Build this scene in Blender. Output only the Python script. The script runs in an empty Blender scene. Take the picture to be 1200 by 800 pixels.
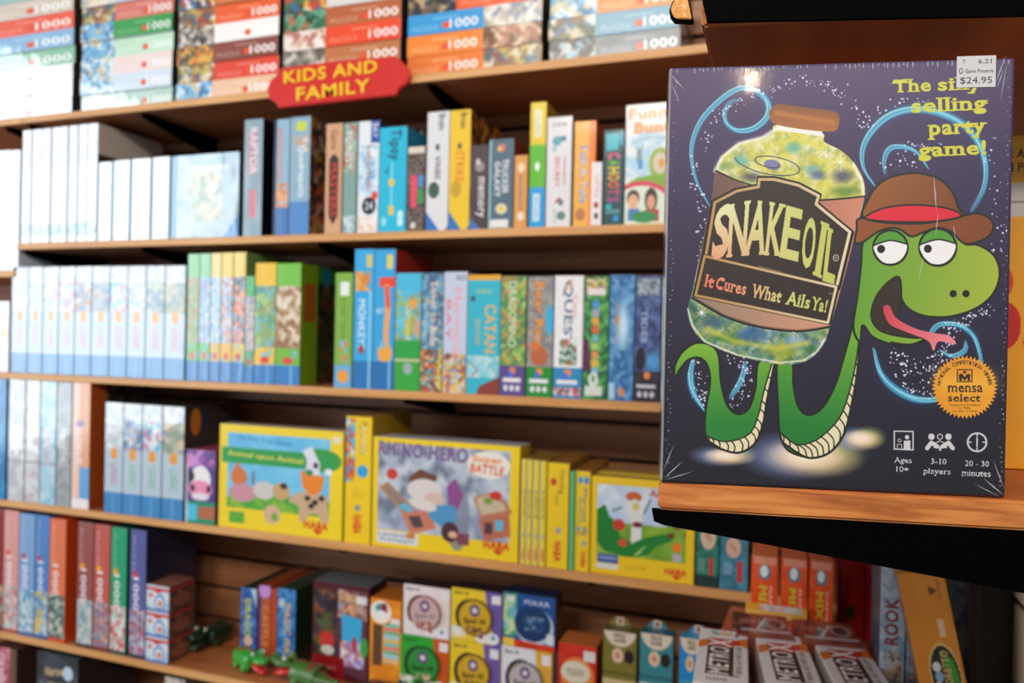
import bpy, bmesh, math, random
import numpy as np
from mathutils import Vector, Matrix

# ------------------------------------------------------------------ camera, light, exposure
SC = bpy.context.scene
COL = SC.collection
CAM = np.array([0.0, 0.0, 1.42])
RGT = np.array([0.9432759, 0.33136968, 0.02060851])
UPV = np.array([-0.02050116, -0.00381984, 0.99978253])
FWD = np.array([-0.33137634, 0.94349327, -0.0031903])
FOC = 883.44                      # focal length in pixels of a 1200 px wide frame
cd = bpy.data.cameras.new('camera')
cam = bpy.data.objects.new('camera', cd)
COL.objects.link(cam)
cam.matrix_world = Matrix(((RGT[0], UPV[0], -FWD[0], CAM[0]), (RGT[1], UPV[1], -FWD[1], CAM[1]),
                           (RGT[2], UPV[2], -FWD[2], CAM[2]), (0, 0, 0, 1)))
cd.sensor_width = 36
cd.lens = FOC / 1200 * 36
cd.clip_start = 0.05
cd.dof.use_dof = True
cd.dof.focus_distance = 0.47
cd.dof.aperture_fstop = 7.5
SC.camera = cam
vs = SC.view_settings
vs.view_transform = 'Standard'
vs.look = 'None'
vs.gamma = 1
vs.use_curve_mapping = False
vs.exposure = -0.07
SC.cycles.max_bounces = 6
SC.cycles.diffuse_bounces = 3
SC.cycles.glossy_bounces = 3
SC.cycles.use_denoising = True
SC.cycles.sample_clamp_indirect = 4

w = bpy.data.worlds.new('shop_air')
SC.world = w
w.use_nodes = True
w.node_tree.nodes['Background'].inputs[0].default_value = (0.95, 0.95, 1.0, 1)
w.node_tree.nodes['Background'].inputs[1].default_value = 0.27


def area(name, loc, target, sx, sy, power, color, spread=180):
    l = bpy.data.lights.new(name, 'AREA')
    l.shape = 'RECTANGLE'
    l.size, l.size_y, l.energy, l.color = sx, sy, power, color
    l.spread = math.radians(spread)
    o = bpy.data.objects.new(name, l)
    COL.objects.link(o)
    o.location = loc
    o.rotation_euler = (Vector(target) - Vector(loc)).to_track_quat('-Z', 'Y').to_euler()
    return o


# daylight through the shop window, a warm lamp overhead, and two fill lamps added further back
area('window_daylight', (-4.3, -0.75, 1.88), (0.0, -0.75, 1.88), 2.4, 2.35, 104, (0.80, 0.91, 1.0))
area('unseen_overhead_lamp', (-0.9, -1.3, 3.4), (-0.7, 1.4, 1.1), 1.6, 0.6, 22, (1.0, 0.93, 0.84))
area('unseen_overhead_lamp', (-0.9, -2.6, 3.42), (-0.6, 1.6, 1.0), 1.6, 0.35, 78, (1.0, 0.93, 0.84))  # unseen lamp added to throw light deep into the shelves
area('unseen_overhead_lamp', (1.6, -2.6, 3.42), (0.1, 1.2, 1.0), 1.6, 0.35, 70, (1.0, 0.92, 0.82))  # second unseen lamp, added for the same shelf fill
sl = bpy.data.lights.new('ceiling_spot_lamp', 'POINT')
sl.energy, sl.color, sl.shadow_soft_size = 7, (1.0, 0.74, 0.48), .035
so_ = bpy.data.objects.new('ceiling_spot_lamp', sl)
COL.objects.link(so_)

D = 1.683                         # distance of the shelf fronts from the camera
WALL = D + 0.325                  # face of the slat wall
SHELF = {1: 0.6507, 2: 0.2630, 3: -0.1351, 4: -0.5307, 5: -0.9394, 6: -1.335}
for k in SHELF:
    SHELF[k] += CAM[2]


def ray(x, y):
    return FWD * FOC + RGT * (x - 600) - UPV * (y - 400)


def at(x, y, Y=D):
    d = ray(x, y)
    return CAM + d * (Y / d[1])


def atz(x, y, z):
    d = ray(x, y)
    return CAM + d * ((z - CAM[2]) / d[2])


def proj(P):
    v = np.asarray(P, float) - CAM
    return (600 + FOC * (v @ RGT) / (v @ FWD), 400 - FOC * (v @ UPV) / (v @ FWD))


def xat(x, z, Y):
    """world X of the point seen in column x at height z in the plane Y"""
    k = (z - CAM[2]) / Y
    a = ray(x, 0)
    b = ray(x, 1) - a
    y = (k * a[1] - a[2]) / (b[2] - k * b[1])
    return at(x, y, Y)[0]


# ------------------------------------------------------------------ printing: a small painter for box art
def rgb(c):
    if isinstance(c, str):
        c = c.lstrip('#')
        return np.array([int(c[i:i + 2], 16) for i in (0, 2, 4)]) / 255
    return np.array(c, float) / 255


_text = {}


def text_shape(s, bold=0.0, serif=0.0):
    """outline edges (N,4) and slab rectangles of a word, y up; also its mesh for raised letters"""
    key = (s, bold, serif)
    if key in _text:
        return _text[key]
    cu = bpy.data.curves.new('word', 'FONT')
    cu.body = s
    cu.offset = bold * .6
    cu.space_character = 1 + min(bold * 2.4, .1)
    cu.resolution_u = 3
    ob = bpy.data.objects.new('word', cu)
    COL.objects.link(ob)
    dg = bpy.context.evaluated_depsgraph_get()
    me = ob.evaluated_get(dg).to_mesh()
    V = np.array([v.co[:2] for v in me.vertices])
    F = [tuple(p.vertices) for p in me.polygons]
    cnt = {}
    for f in F:
        for a, b in zip(f, f[1:] + f[:1]):
            k = (min(a, b), max(a, b))
            cnt[k] = cnt.get(k, 0) + 1
    E = np.array([(*V[a], *V[b]) for (a, b), n in cnt.items() if n == 1])
    ob.evaluated_get(dg).to_mesh_clear()
    bpy.data.objects.remove(ob)
    bpy.data.curves.remove(cu)
    R = []
    if serif:
        for x0, y0, x1, y1 in E:
            wd = abs(x1 - x0)
            if abs(y1 - y0) < 0.012 and 0.05 < wd < 0.24:
                xm, ym = (x0 + x1) / 2, (y0 + y1) / 2
                hw, t = wd / 2 + 0.075 * serif, 0.085 * serif
                up = ym < 0.25
                R.append((xm - hw, ym, xm + hw, ym + t if up else ym - t))
    _text[key] = (E, R, V, F)
    return _text[key]


class Art:
    """a printed surface. User coordinates go through .m to pixels of the print"""

    def __init__(s, W, H, bg, m=None, unit=None):
        s.W, s.H = max(12, int(W)), max(12, int(H))
        s.a = np.empty((s.H, s.W, 3))
        s.a[:] = rgb(bg)
        s.m = m or (lambda p: p * np.array([s.W / 100, s.H / 100]))
        s.u = unit or s.W / 100
        s.rng = np.random.default_rng(int(W * 7 + H * 13 + sum(rgb(bg)) * 255))

    def put(s, r0, c0, mask, col, alpha=1.0):
        h, wd = mask.shape
        if h == 0 or wd == 0:
            return
        t = s.a[r0:r0 + h, c0:c0 + wd]
        if callable(col):
            yy, xx = np.mgrid[r0:r0 + h, c0:c0 + wd]
            c = col(xx + .5, yy + .5)
        else:
            c = rgb(col)
        k = (mask * alpha)[..., None]
        t[:] = t * (1 - k) + c * k

    def scan(s, E):
        E = np.asarray(E, float)
        x0 = max(0, int(np.floor(min(E[:, 0].min(), E[:, 2].min()))))
        x1 = min(s.W, int(np.ceil(max(E[:, 0].max(), E[:, 2].max()))) + 1)
        y0 = max(0, int(np.floor(min(E[:, 1].min(), E[:, 3].min()))))
        y1 = min(s.H, int(np.ceil(max(E[:, 1].max(), E[:, 3].max()))) + 1)
        if x1 <= x0 or y1 <= y0:
            return 0, 0, np.zeros((0, 0))
        tg = np.zeros((y1 - y0, x1 - x0 + 1), np.int32)
        for ax, ay, bx, by in E:
            if ay > by:
                ax, ay, bx, by = bx, by, ax, ay
            ra = max(y0, int(np.ceil(ay - .5)))
            rb = min(y1, int(np.ceil(by - .5)))
            if rb <= ra:
                continue
            rows = np.arange(ra, rb)
            xs = ax + (rows + .5 - ay) * (bx - ax) / (by - ay)
            c = np.clip(np.ceil(xs - .5).astype(int) - x0, 0, x1 - x0)
            np.add.at(tg, (rows - y0, c), 1)
        return y0, x0, (np.cumsum(tg, 1)[:, :-1] % 2).astype(float)

    def curve(s, pts, closed, n=8):
        P = np.array(pts, float)
        N = len(P)
        out = []
        for i in range(N if closed else N - 1):
            g = (lambda k: P[k % N]) if closed else (lambda k: P[min(max(k, 0), N - 1)])
            p0, p1, p2, p3 = g(i - 1), g(i), g(i + 1), g(i + 2)
            for t in np.linspace(0, 1, n, endpoint=False):
                out.append(.5 * (2 * p1 + (p2 - p0) * t + (2 * p0 - 5 * p1 + 4 * p2 - p3) * t * t + (3 * p1 - p0 - 3 * p2 + p3) * t ** 3))
        if not closed:
            out.append(P[-1])
        return np.array(out)

    def p(s, pts, col, alpha=1.0, sm=False, line=None, lw=2.0):
        P = s.curve(pts, True) if sm else np.array(pts, float)
        Q = s.m(P)
        s.put(*s.scan(np.hstack([Q, np.roll(Q, -1, 0)])), col, alpha)
        if line:
            s.s(np.vstack([P, P[:1]]), lw, line)

    def r(s, x0, y0, x1, y1, col, alpha=1.0):
        s.p([(x0, y0), (x1, y0), (x1, y1), (x0, y1)], col, alpha)

    def e(s, cx, cy, rx, ry, col, alpha=1.0, rot=0.0, soft=0.0):
        if soft:
            P = s.m(np.array([(cx, cy), (cx + rx, cy), (cx, cy + ry)]))
            ax, ay = np.linalg.norm(P[1] - P[0]), np.linalg.norm(P[2] - P[0])
            c0, c1 = max(0, int(P[0][0] - ax * (1 + soft))), min(s.W, int(P[0][0] + ax * (1 + soft)) + 1)
            r0, r1 = max(0, int(P[0][1] - ay * (1 + soft))), min(s.H, int(P[0][1] + ay * (1 + soft)) + 1)
            yy, xx = np.mgrid[r0:r1, c0:c1]
            d = np.hypot((xx - P[0][0]) / ax, (yy - P[0][1]) / ay)
            s.put(r0, c0, np.clip((1 + soft - d) / (2 * soft), 0, 1), col, alpha)
            return
        t = np.linspace(0, 2 * np.pi, 40, endpoint=False)
        x, y = rx * np.cos(t), ry * np.sin(t)
        c, n = math.cos(rot), math.sin(rot)
        s.p(np.stack([cx + x * c - y * n, cy + x * n + y * c], 1), col, alpha)

    def s(s, pts, width, col, alpha=1.0, soft=0.0, sm=False, taper=False):
        P = s.curve(pts, False, 6) if sm else np.array(pts, float)
        Q = s.m(P)
        hw = width * s.u / 2
        pad = hw * (1 + soft) + 2
        c0, r0 = np.maximum(0, np.floor(Q.min(0) - pad)).astype(int)
        c1, r1 = np.minimum([s.W, s.H], np.ceil(Q.max(0) + pad)).astype(int)
        if c1 <= c0 or r1 <= r0:
            return
        yy, xx = np.mgrid[r0:r1, c0:c1]
        xx = xx + .5
        yy = yy + .5
        best = np.full(xx.shape, 1e9)
        n = len(Q) - 1
        for i in range(n):
            a, b = Q[i], Q[i + 1]
            bx0, bx1 = int(max(c0, min(a[0], b[0]) - pad)) - c0, int(min(c1, max(a[0], b[0]) + pad + 1)) - c0
            by0, by1 = int(max(r0, min(a[1], b[1]) - pad)) - r0, int(min(r1, max(a[1], b[1]) + pad + 1)) - r0
            if bx1 <= bx0 or by1 <= by0:
                continue
            X, Y = xx[by0:by1, bx0:bx1], yy[by0:by1, bx0:bx1]
            v = b - a
            L = max(v @ v, 1e-9)
            t = np.clip(((X - a[0]) * v[0] + (Y - a[1]) * v[1]) / L, 0, 1)
            d = np.hypot(X - a[0] - t * v[0], Y - a[1] - t * v[1])
            if taper:
                q = (i + t) / n
                d = d / np.maximum(.12, np.sin(np.pi * np.clip(q * .9 + .05, 0, 1)))
            best[by0:by1, bx0:bx1] = np.minimum(best[by0:by1, bx0:bx1], d)
        if soft:
            mk = np.exp(-(best / (hw * (.5 + soft * .5))) ** 2)
        else:
            mk = np.clip(hw - best + .5, 0, 1)
        s.put(r0, c0, mk, col, alpha)

    def n(s, x0, y0, x1, y1, cols, cell=8.0, alpha=1.0, mask=None, k2=1.35):
        """a blurry picture: smooth random patches in the given colours"""
        (c0, r0), (c1, r1) = s.m(np.array([(x0, y0), (x1, y1)], float))
        c0, r0, c1, r1 = max(0, int(c0)), max(0, int(r0)), min(s.W, int(round(c1))), min(s.H, int(round(r1)))
        h, wd = r1 - r0, c1 - c0
        if h < 1 or wd < 1:
            return
        k = max(2.0, cell * s.u)
        gh, gw = int(h / k) + 4, int(wd / k) + 4
        pal = np.array([rgb(c) for c in cols])
        g = pal[s.rng.integers(0, len(pal), (gh, gw))]
        yy, xx = np.mgrid[0:h, 0:wd] + .5
        ph = s.rng.random(6) * 6.28
        X = xx / k + .32 * np.sin(yy / k * 2.1 + ph[0]) + .2 * np.sin(yy / k * 4.7 + xx / k * 2 + ph[1]) + .9
        Y = yy / k + .32 * np.sin(xx / k * 2.3 + ph[2]) + .2 * np.sin(xx / k * 5.1 - yy / k * 2 + ph[3]) + .9
        X, Y = np.clip(X, 0, gw - 1.01), np.clip(Y, 0, gh - 1.01)
        ix, iy = np.minimum(X.astype(int), gw - 2), np.minimum(Y.astype(int), gh - 2)
        tx = np.clip((X - ix - .5) * k2 + .5, 0, 1)[..., None]
        ty = np.clip((Y - iy - .5) * k2 + .5, 0, 1)[..., None]
        pic = (g[iy, ix] * (1 - tx) + g[iy, ix + 1] * tx) * (1 - ty) + (g[iy + 1, ix] * (1 - tx) + g[iy + 1, ix + 1] * tx) * ty
        mk = np.ones((h, wd)) if mask is None else mask[r0:r1, c0:c1]
        t = s.a[r0:r1, c0:c1]
        t[:] = t * (1 - mk[..., None] * alpha) + pic * mk[..., None] * alpha

    def mask(s, pts, sm=False):
        P = s.curve(pts, True) if sm else np.array(pts, float)
        Q = s.m(P)
        r, c, k = s.scan(np.hstack([Q, np.roll(Q, -1, 0)]))
        M = np.zeros((s.H, s.W))
        M[r:r + k.shape[0], c:c + k.shape[1]] = k
        return M

    def word(s, txt, f, col, bold=.02, serif=0.0, alpha=1.0):
        """f maps unit-square points (x right, y down) to user coordinates"""
        E, R, V, F = text_shape(txt, bold, serif)
        B = np.vstack([V] + [np.array([(r[0], r[1]), (r[2], r[3])]) for r in R])
        lo, hi = B.min(0), B.max(0)
        g = lambda q: s.m(f(np.stack([(q[:, 0] - lo[0]) / (hi[0] - lo[0]), (hi[1] - q[:, 1]) / (hi[1] - lo[1])], 1)))
        M = [s.scan(np.hstack([g(E[:, :2]), g(E[:, 2:])]))]
        for x0, y0, x1, y1 in R:
            q = g(np.array([(x0, y0), (x1, y0), (x1, y1), (x0, y1)]))
            M.append(s.scan(np.hstack([q, np.roll(q, -1, 0)])))
        M = [k for k in M if k[2].size]
        if not M:
            return
        r0, c0 = min(k[0] for k in M), min(k[1] for k in M)
        r1, c1 = max(k[0] + k[2].shape[0] for k in M), max(k[1] + k[2].shape[1] for k in M)
        U = np.zeros((r1 - r0, c1 - c0))
        for r, c, k in M:
            t = U[r - r0:r - r0 + k.shape[0], c - c0:c - c0 + k.shape[1]]
            np.maximum(t, k, out=t)
        s.put(r0, c0, U, col, alpha)

    def t(s, txt, cx, cy, h, wd, col, rot=0.0, **k):
        """a word centred at cx, cy, h high and wd long in user units, turned by rot degrees"""
        c, n = math.cos(math.radians(rot)), math.sin(math.radians(rot))

        def f(q):
            x, y = (q[:, 0] - .5) * wd, (q[:, 1] - .5) * h
            return np.stack([cx + x * c - y * n, cy + x * n + y * c], 1)
        s.word(txt, f, col, **k)

    def v(s, txt, cx, cy, hw, lv, col, up=False, **k):
        """a word running down the spine: hw wide in % of the width, lv long in % of the height"""
        def f(q):
            a, b = (q[:, 0] - .5) * lv, (q[:, 1] - .5) * hw
            return np.stack([cx + b, cy - a], 1) if up else np.stack([cx - b, cy + a], 1)
        s.word(txt, f, col, **k)

    def grad(s, p0, c0, p1, c1):
        a, b = s.m(np.array([p0, p1], float))
        v = b - a
        A, B = rgb(c0), rgb(c1)

        def f(x, y):
            t = np.clip(((x - a[0]) * v[0] + (y - a[1]) * v[1]) / (v @ v), 0, 1)[..., None]
            return A * (1 - t) + B * t
        return f

    def image(s, name):
        im = bpy.data.images.new(name, s.W, s.H)
        px = np.ones((s.H, s.W, 4), np.float32)
        px[..., :3] = np.clip(s.a[::-1], 0, 1)
        im.pixels.foreach_set(px.ravel())
        im.update()
        im.pack()
        return im


# ------------------------------------------------------------------ materials
def lin(c):
    c = rgb(c)
    return tuple(np.where(c <= .04045, c / 12.92, ((c + .055) / 1.055) ** 2.4)) + (1,)


def new_mat(name):
    m = bpy.data.materials.new(name)
    m.use_nodes = True
    return m, m.node_tree.nodes, m.node_tree.links, m.node_tree.nodes['Principled BSDF']


def wrap_bump(N, L, b, scale, strength, stretch=(1, 1, 1)):
    g = N.new('ShaderNodeNewGeometry')
    mp = N.new('ShaderNodeMapping')
    mp.inputs['Scale'].default_value = stretch
    t = N.new('ShaderNodeTexNoise')
    t.inputs['Scale'].default_value = scale
    t.inputs['Detail'].default_value = 2.5
    bp = N.new('ShaderNodeBump')
    bp.inputs['Strength'].default_value = strength
    bp.inputs['Distance'].default_value = 0.004
    L.new(g.outputs['Position'], mp.inputs['Vector'])
    L.new(mp.outputs['Vector'], t.inputs['Vector'])
    L.new(t.outputs['Fac'], bp.inputs['Height'])
    L.new(bp.outputs['Normal'], b.inputs['Coat Normal'])


def print_mat(name, art, rough=.42, coat=.5, croug=.14, bump=.25, scale=26):
    m, N, L, b = new_mat(name)
    t = N.new('ShaderNodeTexImage')
    t.image = art.image(name)
    t.extension = 'EXTEND'
    L.new(t.outputs['Color'], b.inputs['Base Color'])
    b.inputs['Roughness'].default_value = rough
    b.inputs['Specular IOR Level'].default_value = .35
    b.inputs['Coat Weight'].default_value = coat
    b.inputs['Coat Roughness'].default_value = croug if coat < .95 else croug * .4
    b.inputs['Coat IOR'].default_value = 1.5 if coat < .95 else (1.85 if coat < 1 else 1.6)
    wrap_bump(N, L, b, scale if coat < .95 else 17, bump if coat < .95 else bump * (1.5 if coat < 1 else 2.4), (1, 1, .45))
    return m


_plain = {}


def plain(c, rough=.5, coat=0.0, metal=0.0, name=None):
    k = (str(c), rough, coat, metal)
    if k not in _plain:
        m, N, L, b = new_mat(name or 'card_' + str(len(_plain)))
        t = N.new('ShaderNodeTexNoise')
        t.inputs['Scale'].default_value = 60
        r = N.new('ShaderNodeMixRGB')
        col = lin(c)
        r.inputs[1].default_value = tuple(x * .93 for x in col[:3]) + (1,)
        r.inputs[2].default_value = tuple(min(1, x * 1.05) for x in col[:3]) + (1,)
        L.new(t.outputs['Fac'], r.inputs[0])
        L.new(r.outputs[0], b.inputs['Base Color'])
        b.inputs['Roughness'].default_value = rough
        b.inputs['Metallic'].default_value = metal
        b.inputs['Coat Weight'].default_value = coat
        b.inputs['Coat Roughness'].default_value = .15
        _plain[k] = m
    return _plain[k]


def wood(name, c1, c2, c3, scale=1.0, rough=.45, axis='X'):
    m, N, L, b = new_mat(name)
    g = N.new('ShaderNodeTexCoord')
    mp = N.new('ShaderNodeMapping')
    mp.inputs['Scale'].default_value = {'X': (2.2, 30, 55), 'Y': (30, 2.2, 55), 'F': (5, 90, 170)}[axis]
    t = N.new('ShaderNodeTexNoise')
    t.inputs['Scale'].default_value = scale
    t.inputs['Detail'].default_value = 5
    t.inputs['Distortion'].default_value = .6
    r = N.new('ShaderNodeValToRGB')
    r.color_ramp.elements[0].position = .32
    r.color_ramp.elements[0].color = lin(c1)
    r.color_ramp.elements[1].position = .68
    r.color_ramp.elements[1].color = lin(c3)
    e = r.color_ramp.elements.new(.5)
    e.color = lin(c2)
    L.new(g.outputs['Object'], mp.inputs['Vector'])
    L.new(mp.outputs['Vector'], t.inputs['Vector'])
    L.new(t.outputs['Fac'], r.inputs[0])
    L.new(r.outputs[0], b.inputs['Base Color'])
    b.inputs['Roughness'].default_value = rough
    return m


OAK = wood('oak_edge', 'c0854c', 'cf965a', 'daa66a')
OAK_SHADED = wood('oak_board_shaded', '9a5830', 'aa6438', 'b87244')  # same oak as the edge, with underside shade put into its colour
WALLW = wood('slat_wall_board', '94603f', 'a36c48', 'b07a54')
RACKOAK = wood('rack_oak_edge', '9a5526', 'bb7236', 'd08a48', axis='F')
RACKWOOD = wood('rack_board', '98451c', 'a84e20', 'b45a28', axis='Y')
BLACK = plain('030304', .6, 0, 0, 'black_powder_coat')
BLACK.node_tree.nodes['Principled BSDF'].inputs['Specular IOR Level'].default_value = .02
GROOVE = plain('24140d', .8, 0, 0, 'groove_shadow_paint')


# ------------------------------------------------------------------ mesh helpers
def link(name, bm, mats, parent=None, loc=(0, 0, 0), smooth=False):
    me = bpy.data.meshes.new(name)
    bm.normal_update()
    bm.to_mesh(me)
    bm.free()
    for m in (mats if isinstance(mats, (list, tuple)) else [mats]):
        me.materials.append(m)
    if smooth:
        for p in me.polygons:
            p.use_smooth = True
    o = bpy.data.objects.new(name, me)
    COL.objects.link(o)
    o.location = loc
    if parent:
        o.parent = parent
    return o


def tag(o, label, cat, group=None):
    o['label'] = label
    o['category'] = cat
    if group:
        o['group'] = group
    return o


def empty(name, loc, label, cat, group=None, rz=0.0):
    o = bpy.data.objects.new(name, None)
    o.empty_display_size = .05
    COL.objects.link(o)
    o.location = loc
    o.rotation_euler = (0, 0, rz)
    return tag(o, label, cat, group)


def struct(o):
    o['kind'] = 'structure'
    return o


def add_box(bm, x0, x1, y0, y1, z0, z1, bev=0.0, seg=2, mi=0):
    r = bmesh.ops.create_cube(bm, size=1)
    vs_ = r['verts']
    for v in vs_:
        v.co = ((x0 + x1) / 2 + v.co.x * (x1 - x0), (y0 + y1) / 2 + v.co.y * (y1 - y0), (z0 + z1) / 2 + v.co.z * (z1 - z0))
    fs = list({f for v in vs_ for f in v.link_faces})
    if bev:
        es = list({e for v in vs_ for e in v.link_edges})
        q = bmesh.ops.bevel(bm, geom=es, offset=bev, segments=seg, affect='EDGES', profile=.6)
        fs = list(set(q['faces']) | {f for f in fs if f.is_valid})
    for f in fs:
        f.material_index = mi
    return fs


def prism(bm, pts, axis, a, b, mi=0):
    """pts in the plane across axis ('x': (y,z); 'y': (x,z); 'z': (x,y)), pulled from a to b"""
    def P(p, t):
        return {'x': (t, p[0], p[1]), 'y': (p[0], t, p[1]), 'z': (p[0], p[1], t)}[axis]
    A = [bm.verts.new(P(p, a)) for p in pts]
    B = [bm.verts.new(P(p, b)) for p in pts]
    fs = [bm.faces.new(A), bm.faces.new(B[::-1])]
    n = len(pts)
    for i in range(n):
        fs.append(bm.faces.new((A[i], B[i], B[(i + 1) % n], A[(i + 1) % n])))
    for f in fs:
        f.material_index = mi
    bmesh.ops.recalc_face_normals(bm, faces=fs)
    return fs


def carton(bm, wd, dp, h, lid=None, bev=.0012):
    """a game box standing with its printed face at -y; lid = depth of the lid seen from the front"""
    if lid:
        add_box(bm, -wd / 2, wd / 2, -dp / 2, -dp / 2 + lid, 0, h, bev)
        add_box(bm, -wd / 2 + .0014, wd / 2 - .0014, -dp / 2 + lid - .004, dp / 2, .0009, h - .0014, bev)
    else:
        add_box(bm, -wd / 2, wd / 2, -dp / 2, dp / 2, 0, h, bev)
    uv = bm.loops.layers.uv.new('print')
    bm.normal_update()
    for f in bm.faces:
        n = f.normal
        f.material_index = 0 if n.y < -.5 else (2 if n.x > .9 else (3 if n.z > .9 else 1))
        for l in f.loops:
            c = l.vert.co
            if n.x > .9:
                l[uv].uv = ((c.y + dp / 2) / dp, c.z / h)
            elif n.z > .9:
                l[uv].uv = ((c.x + wd / 2) / wd, (c.y + dp / 2) / dp)
            else:
                l[uv].uv = ((c.x + wd / 2) / wd, c.z / h)


_serial = [0]


def make_box(label, loc, wd, dp, h, art, side, cat='game box', name='game_box', group=None, rside=None, top=None, lid=None,
             coat=.5, croug=.14, bump=.25, bg='888888', res=None, rot=0.0, rough=.42):
    """art(c) paints the face in 0..100 coordinates"""
    _serial[0] += 1
    k = res or 1250
    c = Art(wd * k, h * k, bg)
    if art:
        art(c)
    nm = 'print_%03d' % _serial[0]
    fm = print_mat(nm, c, rough, coat, croug, bump)
    sm = plain(side, .45, coat)
    rm = tm = sm
    if rside:
        c2 = Art(dp * k, h * k, side)
        rside(c2)
        rm = print_mat(nm + '_side', c2, .5, coat * .6, .2, bump)
    if top:
        tm = plain(top, .4, coat)
    bm = bmesh.new()
    carton(bm, wd, dp, h, lid)
    o = link(name, bm, [fm, sm, rm, tm], loc=loc)
    o.rotation_euler = (0, 0, rot)
    return tag(o, label, cat, group)


def row_box(row, x0, x1, ytop, art, side, label, bg='888888', dp=.22, back=.006, z=None, **k):
    """a box on shelf `row` whose face spans columns x0..x1 and reaches up to ytop"""
    Y = D + back
    zb = SHELF[row] if z is None else z
    X0, X1 = xat(x0, zb, Y), xat(x1, zb, Y)
    h = at((x0 + x1) / 2, ytop, Y)[2] - zb
    wd = X1 - X0 - .0008
    dp = min(dp, WALL - Y - .004)
    return make_box(label, ((X0 + X1) / 2, Y + dp / 2, zb + .0004), wd, dp, h, art, side, bg=bg, **k)


def copy_thing(o, loc, label, rz=None):
    c = o.copy()
    COL.objects.link(c)
    c.location = loc
    if rz is not None:
        c.rotation_euler = (0, 0, rz)
    c['label'] = label
    for ch in o.children:
        d = ch.copy()
        COL.objects.link(d)
        d.parent = c
    return c


ORD = ['first', 'second', 'third', 'fourth', 'fifth', 'sixth', 'seventh', 'eighth', 'ninth', 'tenth', 'eleventh', 'twelfth']

# ------------------------------------------------------------------ the room: floor, slat wall
bm = bmesh.new()
add_box(bm, -4.4, 2.2, -1.6, WALL + .06, -.04, 0)
struct(link('floor', bm, wood('floor_boards', '5a4636', '69523f', '76604a', rough=.4)))

bm = bmesh.new()                                  # slat wall: boards with a groove between them
pitch, z = .1016, -.02
gz0 = at(585, 152, WALL)[2]
z = gz0 - pitch * math.ceil(gz0 / pitch)
add_box(bm, -4.4, 1.0, WALL + .012, WALL + .03, 0, 3.0, 0, mi=1)
while z < 2.95:
    add_box(bm, -4.4, 1.0, WALL, WALL + .014, max(0, z + .006), z + pitch - .006, .002, 1)
    z += pitch
struct(link('wall_back', bm, [WALLW, GROOVE]))

# ------------------------------------------------------------------ shelves of the long wall
T = .0195


def wall_shelf(row, X0, X1, brackets, label, z=None, depth=.32):
    z = SHELF[row] if z is None else z
    o = empty('wall_shelf', (X0, D, z - T), label, 'shelf', 'oak shelves along the slat wall')
    L = X1 - X0
    bm = bmesh.new()
    add_box(bm, 0, L, .008, depth, 0, T, .0006, 1)
    link('board', bm, OAK_SHADED, o)
    bm = bmesh.new()
    add_box(bm, 0, L, 0, .0082, -.0002, T + .0002, .002, 2)
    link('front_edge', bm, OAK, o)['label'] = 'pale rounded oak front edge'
    for px in brackets:
        x = xat(px, z - T, D) - X0
        bm = bmesh.new()
        prism(bm, [(.012, -.0004), (depth, -.0004), (depth, -.062), (depth - .02, -.062), (.02, -.013)], 'x', x - .004, x + .004)
        add_box(bm, x - .011, x + .011, .03, depth, -.004, -.0004)
        link('bracket', bm, BLACK, o)
    return o


XR = .44
j1, j2 = xat(25, SHELF[1], D), xat(20, SHELF[2], D)
wall_shelf(1, j1 + .001, XR, (30, 162, 500), 'topmost oak shelf, the one carrying the jigsaw puzzle boxes and the red sign')
wall_shelf(1, j1 - .7, j1 - .001, (2,), 'short end of oak shelf under the palest jigsaw stack, beyond the joint')
wall_shelf(2, j2, XR, (24, 162, 370), 'oak shelf just below the red sign, holding the cyan box')
zb2 = at(4, 317)[2]
wall_shelf(2, j2 - .7, j2 - .012, (), 'oak shelf stub stepped lower than its neighbour, under the glaring white boxes', z=zb2)
wall_shelf(3, j2 - .7, XR, (471, 8), 'oak shelf under the long row with pale blue boxes and the olive green box')
wall_shelf(4, j2 - .7, XR, (395, 690), 'oak shelf holding the yellow farm animal box')
wall_shelf(5, j2 - .7, XR, (60,), 'oak shelf carrying the toy crocodiles and the red and blue spines')
wall_shelf(6, j2 - .7, XR, (), 'lowest oak shelf, mostly out of sight under the toy crocodiles')

# ------------------------------------------------------------------ the red sign
YS = D - .014
so = [(312.5, 104), (316, 94), (325, 87), (329, 79.5), (395, 71), (461, 65.5), (469, 70), (477, 79), (480.5, 88), (477, 97), (467, 104),
      (464, 111), (395, 118.5), (326, 126), (323, 121), (315, 115)]
P = [at(x, y, YS) for x, y in so]
sc = np.mean(P, 0)
sign = empty('shop_sign', (sc[0], D, sc[2]), 'red plaque with yellow capitals fixed to the top shelf edge', 'sign')
bm = bmesh.new()
prism(bm, [(p[0] - sc[0], p[2] - sc[2]) for p in P][::-1], 'y', YS - D, -.0015)
bmesh.ops.bevel(bm, geom=[e for e in bm.edges if abs(e.verts[0].co.y - e.verts[1].co.y) < 1e-6 and e.verts[0].co.y < -.005], offset=.0025, segments=2, affect='EDGES')
link('plaque', bm, plain('d01c14', .35, .4), sign)


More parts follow.
